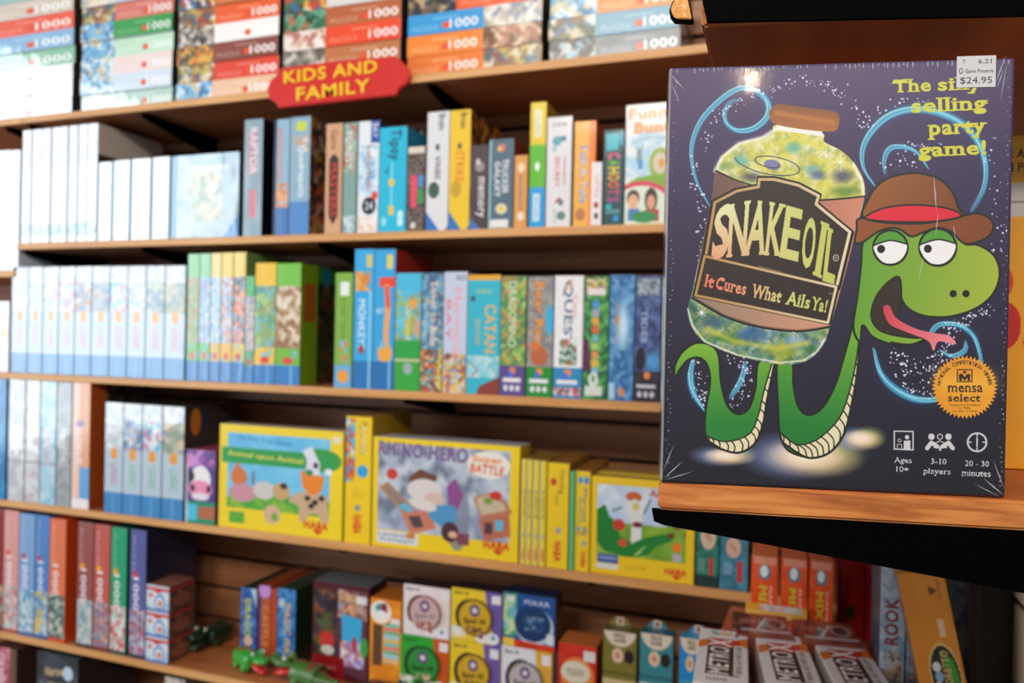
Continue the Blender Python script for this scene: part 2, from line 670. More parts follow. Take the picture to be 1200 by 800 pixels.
def raised(txt, cx, cy, h, wd, slope, Y, name, mat, parent, org, dy=.003, bold=.03):
    E, R, V, F = text_shape(txt, bold, 0)
    lo, hi = V.min(0), V.max(0)
    bm = bmesh.new()
    vv = []
    for x, y in V:
        a, b = ((x - lo[0]) / (hi[0] - lo[0]) - .5) * wd, ((hi[1] - y) / (hi[1] - lo[1]) - .5) * h
        p = at(cx + a, cy + b + slope * a, Y)
        vv.append(bm.verts.new((p[0] - org[0], p[1] - org[1] - .0002, p[2] - org[2])))
    fs = []
    for f in F:
        try:
            fs.append(bm.faces.new([vv[i] for i in f]))
        except ValueError:
            pass
    q = bmesh.ops.extrude_face_region(bm, geom=fs)
    bmesh.ops.translate(bm, verts=[g for g in q['geom'] if isinstance(g, bmesh.types.BMVert)], vec=(0, -dy, 0))
    bmesh.ops.recalc_face_normals(bm, faces=bm.faces[:])
    return link(name, bm, mat, parent)


YEL = plain('f5c414', .4)
so_org = (sc[0], D, sc[2])
raised('KIDS AND', 388, 84.5, 15, 109, -.125, YS, 'raised_word', YEL, sign, so_org, bold=.035)
raised('FAMILY', 391, 105.5, 15.5, 86, -.125, YS, 'raised_word', YEL, sign, so_org, bold=.035)

# ------------------------------------------------------------------ row one: jigsaw puzzle boxes lying in stacks
PH = .0525


def puzzle_art(band, pics, side, txt, num='1000', tcol='ffffff', dot='e8502a'):
    def f(c):
        if side == 'l':
            c.n(0, 0, 37, 100, pics, 5)
            a, b = 37, 100
        else:
            a, b = 0, 56
            c.n(58, 0, 100, 100, pics, 5)
        wd = b - a
        c.t('PUZZLE', a + wd * .25, 70, 24, wd * .36, tcol, alpha=.45)
        c.e(a + wd * .53, 64, 3.0, 16, dot)
        c.t(num, a + wd * .77, 60, 42, wd * .38, tcol, bold=.03)
        c.r(a + wd * .35, 22, a + wd * .7, 32, tcol, .3)
    return f


PAST = ['e9e2d8', 'b8d0dc', 'd8b4a0', '9db8a8', 'f2e0c0']
VIV = ['c8483a', 'e8b23c', '2f7a5a', '3d6fa8', 'efe6d8', '5a3c2c']
GRY = ['d8d4cc', '6c6a66', 'b8a898', '3c3a38', 'f0ece4']
DRK = ['1c1c20', '3a3030', '6a5a48', 'c8a878', '283a50']
SKY = ['5fa8d8', 'e8f0f4', '3c78b0', 'd8c8a0', '87c0e0']
EAR = ['8a7048', 'e0d8c0', '4a6a80', 'c8b060', '9a5040']
stacks = [
    ('palest jigsaw stack', -78, 86, 'l', [('cfe4f4', PAST), ('eef2f8', PAST), ('f0f2f8', PAST), ('8cc4a4', PAST), ('8ab8dc', EAR), ('ef5a3c', EAR), ('d8c8b8', PAST), ('90b8b8', PAST)]),
    ('jigsaw stack with the green box', 91, 202, 'l', [('b4d8cc', PAST), ('d4e4f4', SKY), ('f0dcd8', SKY), ('c2e8cc', SKY), ('2f9c48', SKY), ('d87868', EAR), ('bcd0e0', PAST)]),
    ('jigsaw stack behind the sign end', 204, 326, 'l', [('e8c0a0', SKY), ('e0442c', EAR), ('8a4a3c', ['e0b050', '4a4440', '8a6a50', 'd8782c']), ('f2f0ee', GRY), ('e8602c', EAR), ('c8703c', VIV)]),
    ('jigsaw stack above the sign', 329, 471, 'l', [('b4764c', GRY), ('c07444', ['8a8478', 'd8d0c4', '5a564e']), ('ea4a22', ['e8dcd0', 'd4a090', 'f2ece4', 'b87868']), ('b86238', ['2f6a4a', '6aa88a', 'c8603a', '24443a']), ('d8d4cc', VIV), ('e8602c', EAR)]),
    ('jigsaw stack with the blue band', 474, 637, 'r', [('ea7a24', EAR), ('f0862c', ['a06848', 'e8d0b8', '6a4830', 'c89878']), ('2f9ad8', ['e8e4dc', 'c8b8a0', '8a98a8', 'f4f0ea']), ('ee5a20', DRK), ('4a4a4c', DRK)]),
    ('jigsaw stack nearest the dark bracket', 640, 800, 'l', [('6a747c', ['90c0d8', '4c4840', 'd8d4cc', '2a2a28']), ('6ca4bc', ['4a5a3a', 'd8c8a8', '5c7a98', '8a6a40', 'f0f0ea']), ('f0903c', SKY), ('58a8cc', EAR)]),
]
HOW = ['at the bottom', 'second from the shelf', 'third from the shelf', 'fourth from the shelf', 'fifth from the shelf', 'sixth from the shelf', 'seventh from the shelf', 'eighth from the shelf']
rng = random.Random(4)
for nm, x0, x1, sd, bx in stacks:
    Yb = D + .02
    X0, X1 = xat(x0, SHELF[1] + .05, Yb), xat(x1, SHELF[1] + .05, Yb)
    z = SHELF[1] + .0004
    for i, (band, pics) in enumerate(bx):
        s2 = sd
        dx = rng.uniform(-.002, .002)
        num = '1000'
        make_box('long jigsaw box lying %s in the %s' % (HOW[i], nm), ((X0 + X1) / 2 + dx, Yb + .125 + rng.uniform(0, .008), z), X1 - X0 - .012, .25, PH - .0006,
                 puzzle_art(band, pics, 'r' if sd == 'r' and i != 3 else 'l', 'PUZZLE'), '332c2a', 'jigsaw puzzle', 'puzzle_box', nm, bg=band, res=800, coat=.97 if x0 < 200 else .6, croug=.16, bump=.3)
        z += PH

# ------------------------------------------------------------------ row two
G2 = 'tall white game boxes'
tall = None
xs = [(24.5, 35.5), (35.8, 47.5), (47.8, 58.5), (58.8, 68.5), (68.8, 78.5), (78.8, 89.5), (89.8, 100.5), (100.8, 113.5)]


def tall_art(k):
    def f(c):
        c.n(0, 2, 100, 34, ['e6e4ea', 'd4dcea', 'e8dce4', 'c8d4e4'], 30)
        c.v('GAME', 50, 20, 38, 22, k)
        c.n(0, 84, 100, 94, ['8fc0d8', 'dce8f0', 'b8d8e0'], 30)
    return f


def red_words(c):
    c.r(0, 0, 100, 26, 'cdbcae')
    c.t('BATTLE', 45, 54, 34, 80, '9a3024')
    c.r(0, 78, 100, 100, '54302a')


for i, (a, b) in enumerate(xs):
    b -= .9
    lab = 'tall white box with red words on its dark flank' if i == 7 else 'tall white game box, %s away from the tall one with red words on its flank' % ORD[6 - i]
    row_box(2, a, b, 153 - i * 1.15, tall_art(['c8a8b0', 'b8c0d0', '98b8cc', 'd0b0b8'][i % 4]), '4a2c26' if i == 7 else 'd8d8de', lab, bg='e4e8f0', group=G2,
            rside=red_words if i == 7 else None, coat=1, croug=.2, bump=.35, dp=.25, rot=[.0, .012, -.008, .014, -.012, .006, .016, 0][i])
for i, (a, b) in enumerate([(114, 131), (131.4, 152), (152.6, 176.3), (177, 198.5)]):
    row_box(2, a, b - 1.2, 190 - i * 2, lambda c: (c.n(0, 0, 100, 100, ['eef0f4', 'e2ecf2', 'f4f4f6'], 40), c.r(0, 0, 4, 100, '4a9cc0')), '4a98ba',
            ['short white box touching the tall box with red flank', 'short white box one place on from the tall white boxes', 'short white box two places from the pale face-out box', 'short white box right against the pale face-out box'][i],
            bg='eef1f5', group='short white boxes', coat=1, croug=.2, bump=.45, dp=.2)


def pale_face(c):
    c.n(0, 0, 100, 100, ['a8c4d8', 'c4d4dc', '9cb8cc', 'b8c8c4'], 14)
    c.r(0, 0, 9, 100, '6fa4cc')
    c.n(30, 22, 76, 80, ['c8d0c0', 'e0e4dc', 'a8b8b4', 'd8c8b0', '98b0a8'], 8)
    c.r(28, 14, 84, 20, 'e6ecee', .7)
    c.p([(78, 100), (100, 74), (100, 100)], '5c98d0')


row_box(2, 199.5, 279, 180.5, pale_face, '3c4a58', 'pale blue box facing out with a misty green picture', bg='a8c4d8', dp=.07, lid=.045, coat=1, croug=.2)


def spine(main, txt, tc, size=52, cv=46, lv=66, blocks=(), pic=None, **k):
    """the usual spine: colour, picture patches, blocks, then a word running down"""
    def f(c):
        if pic:
            c.n(*pic)
        for b in blocks:
            c.r(*b)
        if txt:
            c.v(txt, k.get('cu', 50), cv, size, lv, tc, bold=k.get('bold', .02))
        for e in k.get('dots', ()):
            c.e(*e)
    return f


def multi(cols, cell=9):
    return lambda c: c.n(0, 0, 100, 100, cols, cell)


row_box(2, 284.3, 306, 140, spine('', 'RAPTOR', 'f0e4ea', 40, 27, 40, [(20, 11, 72, 47, 'b8949e'), (34, 60, 66, 84, 'd8788a')]), '0c0c10', 'blue-grey box with pinkish title panel and a black flank', bg='8ca4b4', coat=.9)
row_box(2, 319, 337.3, 140, spine('', 'EXPEDITION', 'e2703c', 34, 30, 44, [(0, 0, 18, 100, '1c2c4c'), (16, 76, 100, 100, '4478b8')], (20, 55, 95, 78, ['e8a878', '9cc0dc', 'd88450'], 26), cu=40), '141c30', 'pale blue box with orange words and navy edge', bg='8fb8d4', coat=.9)
row_box(2, 338, 361.5, 137, spine('', 'Quadropolis', 'eef0f4', 44, 46, 44, [(0, 72, 100, 100, '4c88c8'), (30, 4, 80, 12, 'c8d848')], (10, 16, 90, 30, ['9cb8cc', 'e0d8c8', 'c8a080'], 22), cu=56), '2a2628',
        'pale blue box with white lettering and a busy dark flank', bg='8db0c8', rside=multi(['3a2e2c', '6a4a38', 'c8542c', 'b0a498', '241e20', 'a88438'], 8), coat=.9)
row_box(2, 380, 399.5, 145, lambda c: (c.v('Game', 50, 15, 40, 18, '8a4a34'), c.p([(22, 32), (50, 28), (78, 32), (78, 84), (50, 92), (22, 84)], '4a1c18'), c.v('MASTERS', 50, 60, 44, 48, 'c0402c', bold=.03), c.e(50, 32, 20, 4, '2c2a30')), '9a6c48', 'kraft tan box with a dark red lozenge title', bg='d0a27c')
row_box(2, 401, 416.5, 144, lambda c: (c.n(0, 0, 100, 45, ['7ca8a4', '8cb0a8', 'b87058', 'a8c0b4'], 24), c.v('FOREST', 42, 25, 48, 34, 'e4e0d4', bold=.03), c.n(0, 84, 100, 100, ['c8d8dc', '7ca0a8'], 22)), '5c8480', 'grey-teal box with cream lettering beside the kraft one', bg='7fa39e')
row_box(2, 418, 442.5, 142, lambda c: (c.r(60, 0, 100, 20, '2c50a4'), c.v('BAY', 80, 9, 26, 13, 'd8e0f4'), c.n(8, 22, 92, 66, ['a8d0ec', 'c8e4f4', '78b4dc', 'e4f0f8'], 20), c.v('Labyrinth', 50, 42, 32, 40, 'c86858'), c.e(56, 76, 34, 8, '16202c'), c.t('24', 56, 76, 7, 36, 'e8ecf0'), c.e(82, 67, 14, 4, 'd8402c'), c.n(4, 86, 96, 98, ['f4e8e8', 'e8c8b0', 'f0f0f4'], 18)), '24386c', 'white and sky blue spine with a navy top corner and black round seal', bg='e2eaf0', coat=.7, dp=.17)
row_box(2, 443, 475, 149, lambda c: (c.v('Tipsy', 54, 17, 50, 30, '14202c'), c.s([(46, 34), (46, 80)], 3, 'c8f0f4'), c.e(46, 53, 11, 4, 'e4c84c'), c.r(37, 75, 56, 84, 'e4c44c'), c.e(80, 84, 11, 4.5, 'c4ecf4'), c.e(80, 91, 11, 4, 'c4ecf4'), c.e(20, 90, 10, 4.5, '8cdcec'), c.s([(20, 42), (30, 44), (34, 38)], 3, '14202c')), '1c98b8', 'bright cyan box with dark handwritten title', bg='20b8dc', dp=.17)
row_box(2, 476, 497, 172, lambda c: (c.n(0, 9, 100, 100, ['4c3c3c', '6a4a4a', '8a8278', '3a3030', '745c54'], 9), c.r(4, 0, 96, 8, 'd8d0c4'), c.r(22, 34, 54, 72, 'e84868'), c.r(62, 34, 90, 48, '4c8cc8'), c.r(62, 50, 90, 68, '2c9a54'), c.e(36, 93, 15, 4, 'd8d0d0')), '3c3030', 'short speckled brown box with pink and green patches', bg='5c4a48', dp=.17)
row_box(2, 477, 497, 151, multi(['c8c0b8', '8a5a48', 'a8a098', '3c3030'], 22), 'a8a098', 'grey box with small faces peeking over the speckled brown one', bg='b8b0a8', back=.2, dp=.09)
stink = lambda tc, cc, wd, tw, tl: (lambda c: (c.v('Brain', 66, 9, 30, 13, '3a3a40'), c.v(wd, 50, 47, tw, tl, tc, bold=.03), c.e(34, 66, 26, 7, cc), c.p([(0, 84), (0, 100), (62, 100)], '2f74c0'), c.p([(86, 100), (100, 96), (100, 100)], '2f74c0'), c.e(48, 30, 9, 3, '4a4a4a')))
row_box(2, 498.5, 524.5, 131, stink('3a3a3c', '3c5a4c', 'VINES', 26, 20), 'a8a8ac', 'white box with a dark green emblem and blue bottom corner', bg='dcdee2')
row_box(2, 525, 549.5, 129, stink('e0702c', 'c8a030', 'STRIKE', 42, 26), 'b0641c', 'yellow box with orange title and blue bottom corner', bg='ecc42c', rside=multi(['c8782c', '5a3420', 'e0a84c', '3a2418'], 14))
row_box(2, 550.2, 571.5, 170, lambda c: (c.e(50, 26, 26, 6, '9a8c8c'), c.e(40, 20, 12, 4, 'd0c8c4'), c.v('memory', 52, 62, 48, 48, 'e8e4e4', bold=.03), c.p([(0, 86), (0, 100), (60, 100)], '3c78bc')), '2c2226', 'short dark brown spine with white capitals reading downwards', bg='4a3c44')
row_box(2, 572, 600.5, 163, lambda c: (c.r(0, 0, 7, 100, 'a8dce0'), c.v('GALAXY', 34, 45, 24, 40, 'e8ecee', bold=.04), c.v('TRUCKER', 66, 42, 26, 38, 'e8ecee', bold=.04), c.e(50, 10, 15, 4.5, 'd87c6c'), c.e(40, 11, 8, 3, 'e8c06c'), c.e(52, 78, 24, 6, 'd8d4b0'), c.e(50, 78, 12, 3, 'e8c84c'), c.r(8, 90, 82, 99, 'e4e4e4')), '8a2c20', 'slate blue box with two columns of white block capitals', bg='4f6a7c')
row_box(2, 601.5, 617, 182, lambda c: (c.e(52, 17, 26, 7, 'ecd4b0'), c.v('BALDERDASH', 50, 52, 30, 48, '6c7484'), c.e(54, 84, 26, 6, 'ecdcc4')), 'a8642c', 'short tan orange spine beside the slate blue box', bg='dc9a50')
row_box(2, 619, 638, 120, lambda c: (c.r(0, 34, 100, 68, '5cb82c'), c.r(0, 68, 100, 100, '1c9cdc'), c.r(28, 6, 68, 28, 'e4e8c8'), c.v('SPLASH', 48, 17, 22, 18, '9ca89c'), c.r(26, 73, 66, 95, 'd0e4f0'), c.v('SPLASH', 46, 84, 22, 18, '7c9cb8'), c.p([(48, 47), (66, 51), (48, 56), (30, 51)], 'f0f4ec')), 'b08c28', 'tallest narrow spine banded yellow, green and blue', bg='e4c41c')
row_box(2, 639, 668.3, 137, lambda c: (c.t('GAME', 50, 7, 3.4, 60, '7a7468'), c.e(40, 22, 19, 4.5, '5ca4b4'), c.e(66, 20, 12, 2.5, '3c7c98'), c.e(30, 29, 11, 2.5, '9cc4cc'), c.v('SECRET', 44, 50, 18, 28, 'c83c4c'), c.v('MONKEY', 72, 50, 12, 26, 'b0606c'), c.e(60, 78, 10, 3, '6c6c74'), c.s([(40, 78), (54, 74)], 8, 'a03c34'), c.e(62, 90, 18, 4, '5c8474'), c.s([(34, 84), (40, 97)], 4, '8ca49c')), '9c8c84', 'broad white box with teal droplets and small red words', bg='dddde2')
row_box(2, 671, 696.5, 142, lambda c: (c.r(72, 0, 100, 100, 'f07a1c'), c.v('Tell-A-Tale', 46, 50, 36, 56, '2f5cb0', bold=.05), c.v('Tell-A-Tale', 46, 50, 30, 54, 'dce8f4', bold=.0), c.e(34, 89, 24, 6, 'b8784c')), 'b85418', 'orange box with a blue and white outlined title', bg='eeb04c')
row_box(2, 691.5, 704.6, 190, lambda c: (c.v('LITTLE', 52, 40, 36, 34, 'd88c94'), c.e(50, 68, 22, 5, 'a02c34'), c.e(52, 85, 20, 5, '3a3438')), 'bcb0b0', 'smallest white spine tucked in front of the orange box', bg='e8e4e6', back=.0015, dp=.003)
row_box(2, 705.5, 729.5, 152, lambda c: (c.r(12, 4, 74, 22, '1cb4c4'), c.e(94, 10, 20, 8, '1c94b4'), [c.v(ch, 52, 27.5 + i * 7.6, 58, 6.6, q, bold=.06) for i, (ch, q) in enumerate(zip('CAHOOTS', ['f04c78', '7cb83c', 'f0cc2c', 'f0a02c', 'ec5a24', 'c83c6c', 'a83c8c']))], c.t('GAME', 50, 86, 4.5, 70, '7cc4c4'), c.e(30, 81, 14, 3, '1cb4c4'), c.e(66, 93, 14, 3.5, '1c94d8')), '0c3c40', 'dark teal box with letters in many colours', bg='0e4a50')


def cover_kids(c):
    c.n(0, 24, 70, 62, ['e8ecf0', 'b8dcec', 'dce8ec', 'a8d4ec'], 12)
    c.t('Funny', 47, 9, 12, 84, 'd86a1c', bold=.07)
    c.t('Funny', 47, 8.5, 10.5, 82, 'e88c1c', bold=.03)
    c.t('Bunny', 56, 21, 12, 82, 'd86a1c', bold=.07)
    c.t('Bunny', 56, 20.5, 10.5, 80, 'ec9a24', bold=.03)
    c.s([(12, 32), (40, 28), (72, 30)], 2, '98b0bc')
    c.e(24, 44, 5, 6, '8a98b0')
    c.r(22, 46, 30, 54, '4c90d0')
    c.s([(20, 36), (24, 40), (30, 36)], 2, '5c6470')
    c.e(60, 50, 19, 13, '98b43c')
    c.e(60, 50, 12, 9, 'd8c8b4')
    c.e(63, 50, 5, 4, 'e09a2c')
    c.e(60, 69, 58, 10, '7cae34')
    c.e(28, 92, 62, 28, 'd83c5c')
    c.e(28, 94, 58, 26, 'dce8d4')
    c.e(15, 78, 11, 7, '4a3024'); c.e(15, 81, 9, 6, 'e4b090')
    c.e(46, 80, 11, 10, '3a201c'); c.e(46, 82, 7, 6, 'dca084')
    c.r(6, 87, 26, 97, '4c7cc0'); c.r(36, 88, 60, 98, 'b83844')
    c.e(35, 94, 22, 5, '2f8c4c')


row_box(2, 731, 800, 121, cover_kids, 'c8c4bc', 'white picture box with cartoon children and big orange letters', bg='ece8e4', dp=.06, lid=.04)

# stub bay beyond: glaring white boxes
for i, (a, b) in enumerate([(-24, -13), (-12.6, -1.5), (-1, 10), (10.4, 21)]):
    row_box(2, a, b, 177 - i * .3, lambda c: c.n(0, 0, 100, 100, ['f0f2f6', 'e4ecf4', 'eceef4'], 40), 'd0d4dc', 'bright white box on the lower stub shelf, %s from its end' % ORD[3 - i],
            bg='eef1f6', z=zb2, coat=1, croug=.2, bump=.3, group='white boxes on the stub shelf', dp=.24)

# ------------------------------------------------------------------ row three
G3 = 'pale blue matching boxes'
e3 = [12.3, 31.6, 49, 67.5, 86.5, 106, 127, 148, 169.5, 191.5, 216]
TOPS = [['c8d4d8', 'dce4e8', 'b8c8d0'], ['b8ccd8', 'd8dce4', '9cb4c8'], ['d8b8d0', 'c8d0e4', 'e0dce8', 'a8b8d8'], ['a8c0dc', 'c880a8', 'd8e0ec'], ['7c98b8', 'b88c70', '5c88b8', 'd0d8e0'],
        ['9ca8b8', 'c0b0a0', '6c8cac'], ['b0d4e4', 'c47ca0', 'e4ecf0', '5cb0d0'], ['c4d0d8', 'a4b8c8', 'dce0e4'], ['98a8a8', '708cac', 'c0c8b8'], ['a8b0a0', 'd0c0a0', '7c98a8', '8c9c78']]


def pale_art(i, tc='d06060'):
    def f(c):
        c.n(0, 0, 100, 16, ['c8d0d8', 'dce0e4', 'b8c4d0'], 22)
        c.n(0, 15, 100, 42, TOPS[i % 10], 20)
        c.r(0, 42, 100, 81, 'b4c8d8')
        c.e(52, 46, 19, 5.5, 'e8981c')
        c.v('LOGIC', 54, 65, 34, 20, tc, bold=.02)
        c.r(0, 81, 100, 100, '3484c0')
        c.r(46, 82, 54, 100, '7cb4dc', .6)
    return f


pale = []
for i in range(10):
    pale.append(row_box(3, e3[i], e3[i + 1] - .5, 313 - i * .2, pale_art(i), '5a86ac', 'pale blue box with red word and orange oval, %s away from the green spines' % ORD[9 - i] if i < 9 else
                        'pale blue box with red word and orange oval, touching the green spines', bg='bccbd8', coat=1, croug=.22, bump=.4, group=G3, dp=.24))


def animal_spine(top, pics, low, mark='d8402c'):
    def f(c):
        c.r(0, 0, 100, 20, top)
        c.n(0, 19, 100, 76, pics, 22)
        c.n(0, 70, 100, 84, [low, low, '7cc0e4', low], 24)
        c.e(50, 80, 22, 3, mark)
        c.r(0, 84, 100, 100, '2f7cc4')
        c.r(60, 84, 70, 100, '8cc0e8', .7)
    return f


LG, LY, LB = '7cc48c', 'e8cc6c', '8cc4e4'
for i, (a, b, tp, pc, lo, lb) in enumerate([
        (217.8, 231.4, '86cc90', ['a8b888', '88a878', 'c89468', '9cb89c'], '74b84c', 'pale green spine next to the pale blue boxes'),
        (231.8, 244.6, '8ccca4', ['a8d0e8', '8cb8dc', 'd8e4ec', 'a8a8d4'], '6cbc54', 'mint green spine with a blue middle'),
        (245, 256.8, 'e8d080', ['9cc8e8', 'c4dcec', '78b0dc', 'd8e0e0'], 'e4b83c', 'first of three yellow-topped thin spines after the mint one'),
        (257.2, 270.6, 'eccc60', ['a8c4e4', 'dcd8e4', '6c9cc0', 'e0a090'], 'e8b424', 'yellow-topped thin spine between two like it, blue in the middle'),
        (271, 285.6, 'e8d068', ['ecb0a0', 'e08468', '88b4d8', '5c6c74'], 'e4c040', 'yellow-topped thin spine with an orange-red middle')]):
    row_box(3, a, b, 297.5 - i * .5, animal_spine(tp, pc, lo), '7c9c5c', lb, bg=tp, coat=.9, bump=.35)
row_box(3, 286, 296.5, 323.6, animal_spine('4cb46c', ['c8d0d8', '8c98a8', 'd8c0c0'], '58a84c'), '4c7c4c', 'short narrow green spine before the wide yellow one', bg='58b070', coat=.8)
row_box(3, 297, 321.5, 308, animal_spine('ecc02c', ['88a864', '7cb8b8', 'a8c878', '9c8c6c', '4c9c94'], 'f0bc24'), '8ca02c', 'wide yellow spine with a green jungle picture', bg='ecc02c', coat=.8)


def jungle(c):
    c.n(28, 12, 100, 100, ['1c2c1c', '3c2c18', '0c1c14', '5c4420', '28402c', '6a2c18'], 7)
    c.r(0, 0, 30, 100, '7ca01c')
    c.r(6, 16, 26, 48, 'a85c1c')
    c.r(30, 0, 100, 14, '2c7c24')
    c.e(46, 9, 8, 8, '1c6c94')


row_box(3, 322, 350.5, 308.5, animal_spine('74c040', ['b08860', '8c5c40', 'd8c8b0', 'a07c54', 'e8dccc'], '70b838'), '6c9c1c', 'wide green spine with a brown animal and dark jungle flank', bg='74c040', rside=jungle, coat=.7, dp=.26)
row_box(3, 391, 411.5, 319.5, lambda c: (c.r(28, 8, 78, 20, 'e4ecec'), c.v('Kinder Garten', 50, 42, 22, 38, '4c7c2c'), c.n(30, 58, 76, 78, ['e86c4c', '7cb4d8', '88b84c'], 18), c.r(0, 80, 100, 100, '6cacd8'), c.e(50, 90, 32, 5.5, 'ec9c2c')), '3c6c1c', 'olive green spine with a white sticker and orange oval', bg='7cae3c', coat=.5)
row_box(3, 413, 436, 292, lambda c: (c.n(6, 16, 80, 30, ['e8b048', '2ca8e4', 'd8843c'], 24), c.r(60, 4, 88, 13, 'd8c860'), c.v('MONKEYS', 40, 54, 38, 36, 'e4ecf4', bold=.02), c.e(40, 72, 16, 3.2, 'a03c3c'), c.r(0, 80, 100, 100, '1c74b8'), c.r(76, 30, 88, 100, '9cd4f4', .8)), '6a241c', 'tall sky blue spine with white word and small orange figure', bg='2ca8e4', coat=.7)
row_box(3, 436.4, 460.8, 292, lambda c: (c.r(58, 4, 86, 14, 'e4d060'), c.r(24, 20, 100, 27, 'e8442c'), c.s([(60, 27), (66, 42), (60, 60), (64, 72)], 26, 'f0a45c', sm=True), c.s([(60, 28), (68, 40)], 24, 'e85c34'), c.e(56, 74, 34, 7, 'eca83c'), c.e(46, 68, 14, 3, '8cb4d4'), c.r(0, 80, 100, 100, '1c70b4'), c.r(72, 80, 84, 100, '8cc8f0', .8), c.t('HOP', 30, 44, 4, 34, 'd8ecf8')), 'b82c1c', 'tall blue spine with a long orange animal neck', bg='2ca4e0', coat=.7)
row_box(3, 461.5, 491.5, 320, lambda c: (c.n(0, 14, 100, 60, ['4cb8e0', '6cc4e4', '98b878', 'a88c54', '5cbce0'], 16), c.v('Carcassonne', 54, 48, 28, 46, 'e8d83c', bold=.04), c.e(70, 26, 15, 4, 'e8a44c'), c.r(0, 57, 100, 74, '2ca044'), c.r(0, 73, 100, 100, '34a43c'), c.r(0, 73, 100, 75, 'd0c8a0'), c.e(52, 81, 18, 5, '9cacb4'), c.e(85, 46, 10, 8, 'd89c88')), '2c7c98', 'sky blue and green spine with yellow title', bg='48b8e0')
row_box(3, 492, 517.5, 319.5, lambda c: (c.n(0, 0, 100, 62, ['4c90b8', '6ca8c8', '3c6c94', 'a8b8b0', '5c5c6c'], 16), c.v('Ticket to Ride', 58, 34, 40, 56, '6a2c2c', bold=.06), c.v('Ticket to Ride', 58, 34, 34, 55, 'f0ecec', bold=.02), c.v('JOURNEY', 18, 45, 18, 40, 'a8d0e8'), c.n(0, 64, 100, 100, ['a84c54', 'd8a84c', 'e8d8b0', '7c4c38', '4c98c8', 'c8502c', '3c6c3c'], 13), c.s([(92, 62), (84, 80), (94, 98)], 9, 'd0cc3c')), '3c4c5c', 'blue patterned spine with large white title and crowded bottom', bg='5c98bc')
row_box(3, 518, 545.5, 318.5, lambda c: (c.v('Mermaid', 60, 40, 34, 54, 'e8a8b0', bold=.02), c.v('BAY', 22, 40, 22, 34, 'dc7c8c'), c.t('GO', 72, 5, 4, 40, '3c4c5c'), c.n(0, 68, 100, 100, ['d8b088', 'e4d8d0', 'a8506c', '7cb4d8', 'e8c84c', 'b87c4c'], 13), c.e(20, 70, 15, 3, '8c5c4c')), '8c94a8', 'pale lavender spine with pink lettering', bg='c4cce4', coat=.7)
row_box(3, 546, 584.5, 322, lambda c: (c.r(0, 0, 100, 4.5, 'eca82c'), c.v('CATAN', 70, 45, 34, 40, 'f0b04c', bold=.02), c.v('JUNIOR', 30, 48, 18, 22, 'dca85c'), c.t('KOSMOS', 50, 14, 4, 46, 'b8c87c'), c.e(16, 20, 7, 2.5, '3c4c54'), c.n(0, 68, 100, 86, ['8cd0e0', 'a8d8e4', '6cb8cc', 'c8dce0'], 15), c.p([(30, 100), (40, 93), (78, 88), (100, 85), (100, 100)], '8a3c34'), c.s([(14, 74), (34, 80), (14, 86)], 3.5, 'b85c5c')), '2c8898', 'wide teal spine with orange title and a yellow top strip', bg='34b4cc')


def loki(bg, pics, txt, tc, low, ec='5c2c1c', y0=0):
    def f(c):
        c.n(0, y0, 100, 75, pics, 15)
        c.v(txt, 46, 32, 40, 56, ec, bold=.06)
        c.v(txt, 46, 32, 34, 55, tc, bold=.02)
        c.r(0, 75, 100, 100, low)
        c.e(50, 79, 13, 3, 'e08c4c')
        c.e(42, 82, 9, 3, '4c6ce0')
        c.r(12, 85, 84, 88.5, 'e4e4ec')
        for q in (24, 48, 72):
            c.e(q, 93.5, 9, 2.6, 'dcdce4')
    return f


row_box(3, 585.2, 614.5, 323.5, loki('', ['4c8c4c', '7cb04c', '5c7c64', 'e09448', 'a8c878'], 'DRAGOMINO', 'dcecc8', '5c4c8c', '2c5c3c'), '3c4c3c', 'green spine with pale title above a purple foot', bg='5c9c58')
row_box(3, 616, 646.5, 324, lambda c: (loki('', ['8c8c90', '9c9488', 'a8a49c', '7c7c84'], 'Bear Raid', 'f0a050', '1c8c34', '8a4420')(c), c.e(86, 36, 16, 13, '3cacdc'), c.e(48, 66, 34, 8, 'b8643c'), c.e(30, 58, 20, 4, 'd0743c')), '4c4c50', 'grey spine with orange outlined title above a green foot', bg='8c8c90')
row_box(3, 647.5, 681.5, 323, lambda c: (loki('', ['e4e4e8', 'eceaee'], 'QUEST', '3c5c84', '2c88bc', 'd8dce4')(c), c.v('Little', 72, 26, 16, 18, 'd89c8c'), c.v('My', 50, 8, 24, 9, 'e0a05c'), c.n(20, 52, 80, 73, ['e4e4e8', '5c8c5c', 'e4e4e8', '3c6c54', 'dce0dc', 'c85c4c'], 12), c.n(0, 91, 100, 98, ['c8d0d8', 'c84c4c', '3c6c8c'], 10)), '8c8c90', 'white spine with a blue-grey title and a small green creature', bg='e4e4e8')
row_box(3, 682.2, 711.5, 324, lambda c: (c.n(0, 0, 100, 100, ['3c8c4c', '2c6c3c', '58a854', '1c5434', '6cb064'], 16), c.n(8, 2, 88, 14, ['a86c6c', 'e0c8c0', '5c8c3c', 'd8c070'], 12), c.r(14, 10, 84, 15, 'e4dce0'), c.p([(0, 50), (22, 52), (34, 78), (0, 76)], '5c2c4c'), [c.r(34, 20 + i * 6.8, 60, 25.6 + i * 6.8, q) for i, q in enumerate(['4c90d8', 'a8a0c0', 'e0a048', 'e0643c', '6cb8b0', 'a8c870', 'd89454', 'e0b04c', '8cb8d8'])], c.e(42, 84, 20, 6, 'd8e4dc'), c.e(42, 83, 8, 3, '5c9c6c'), c.r(8, 89, 78, 97, 'd4dcd4')), '1c4c2c', 'leafy green spine with a column of small coloured squares', bg='3c8c4c')
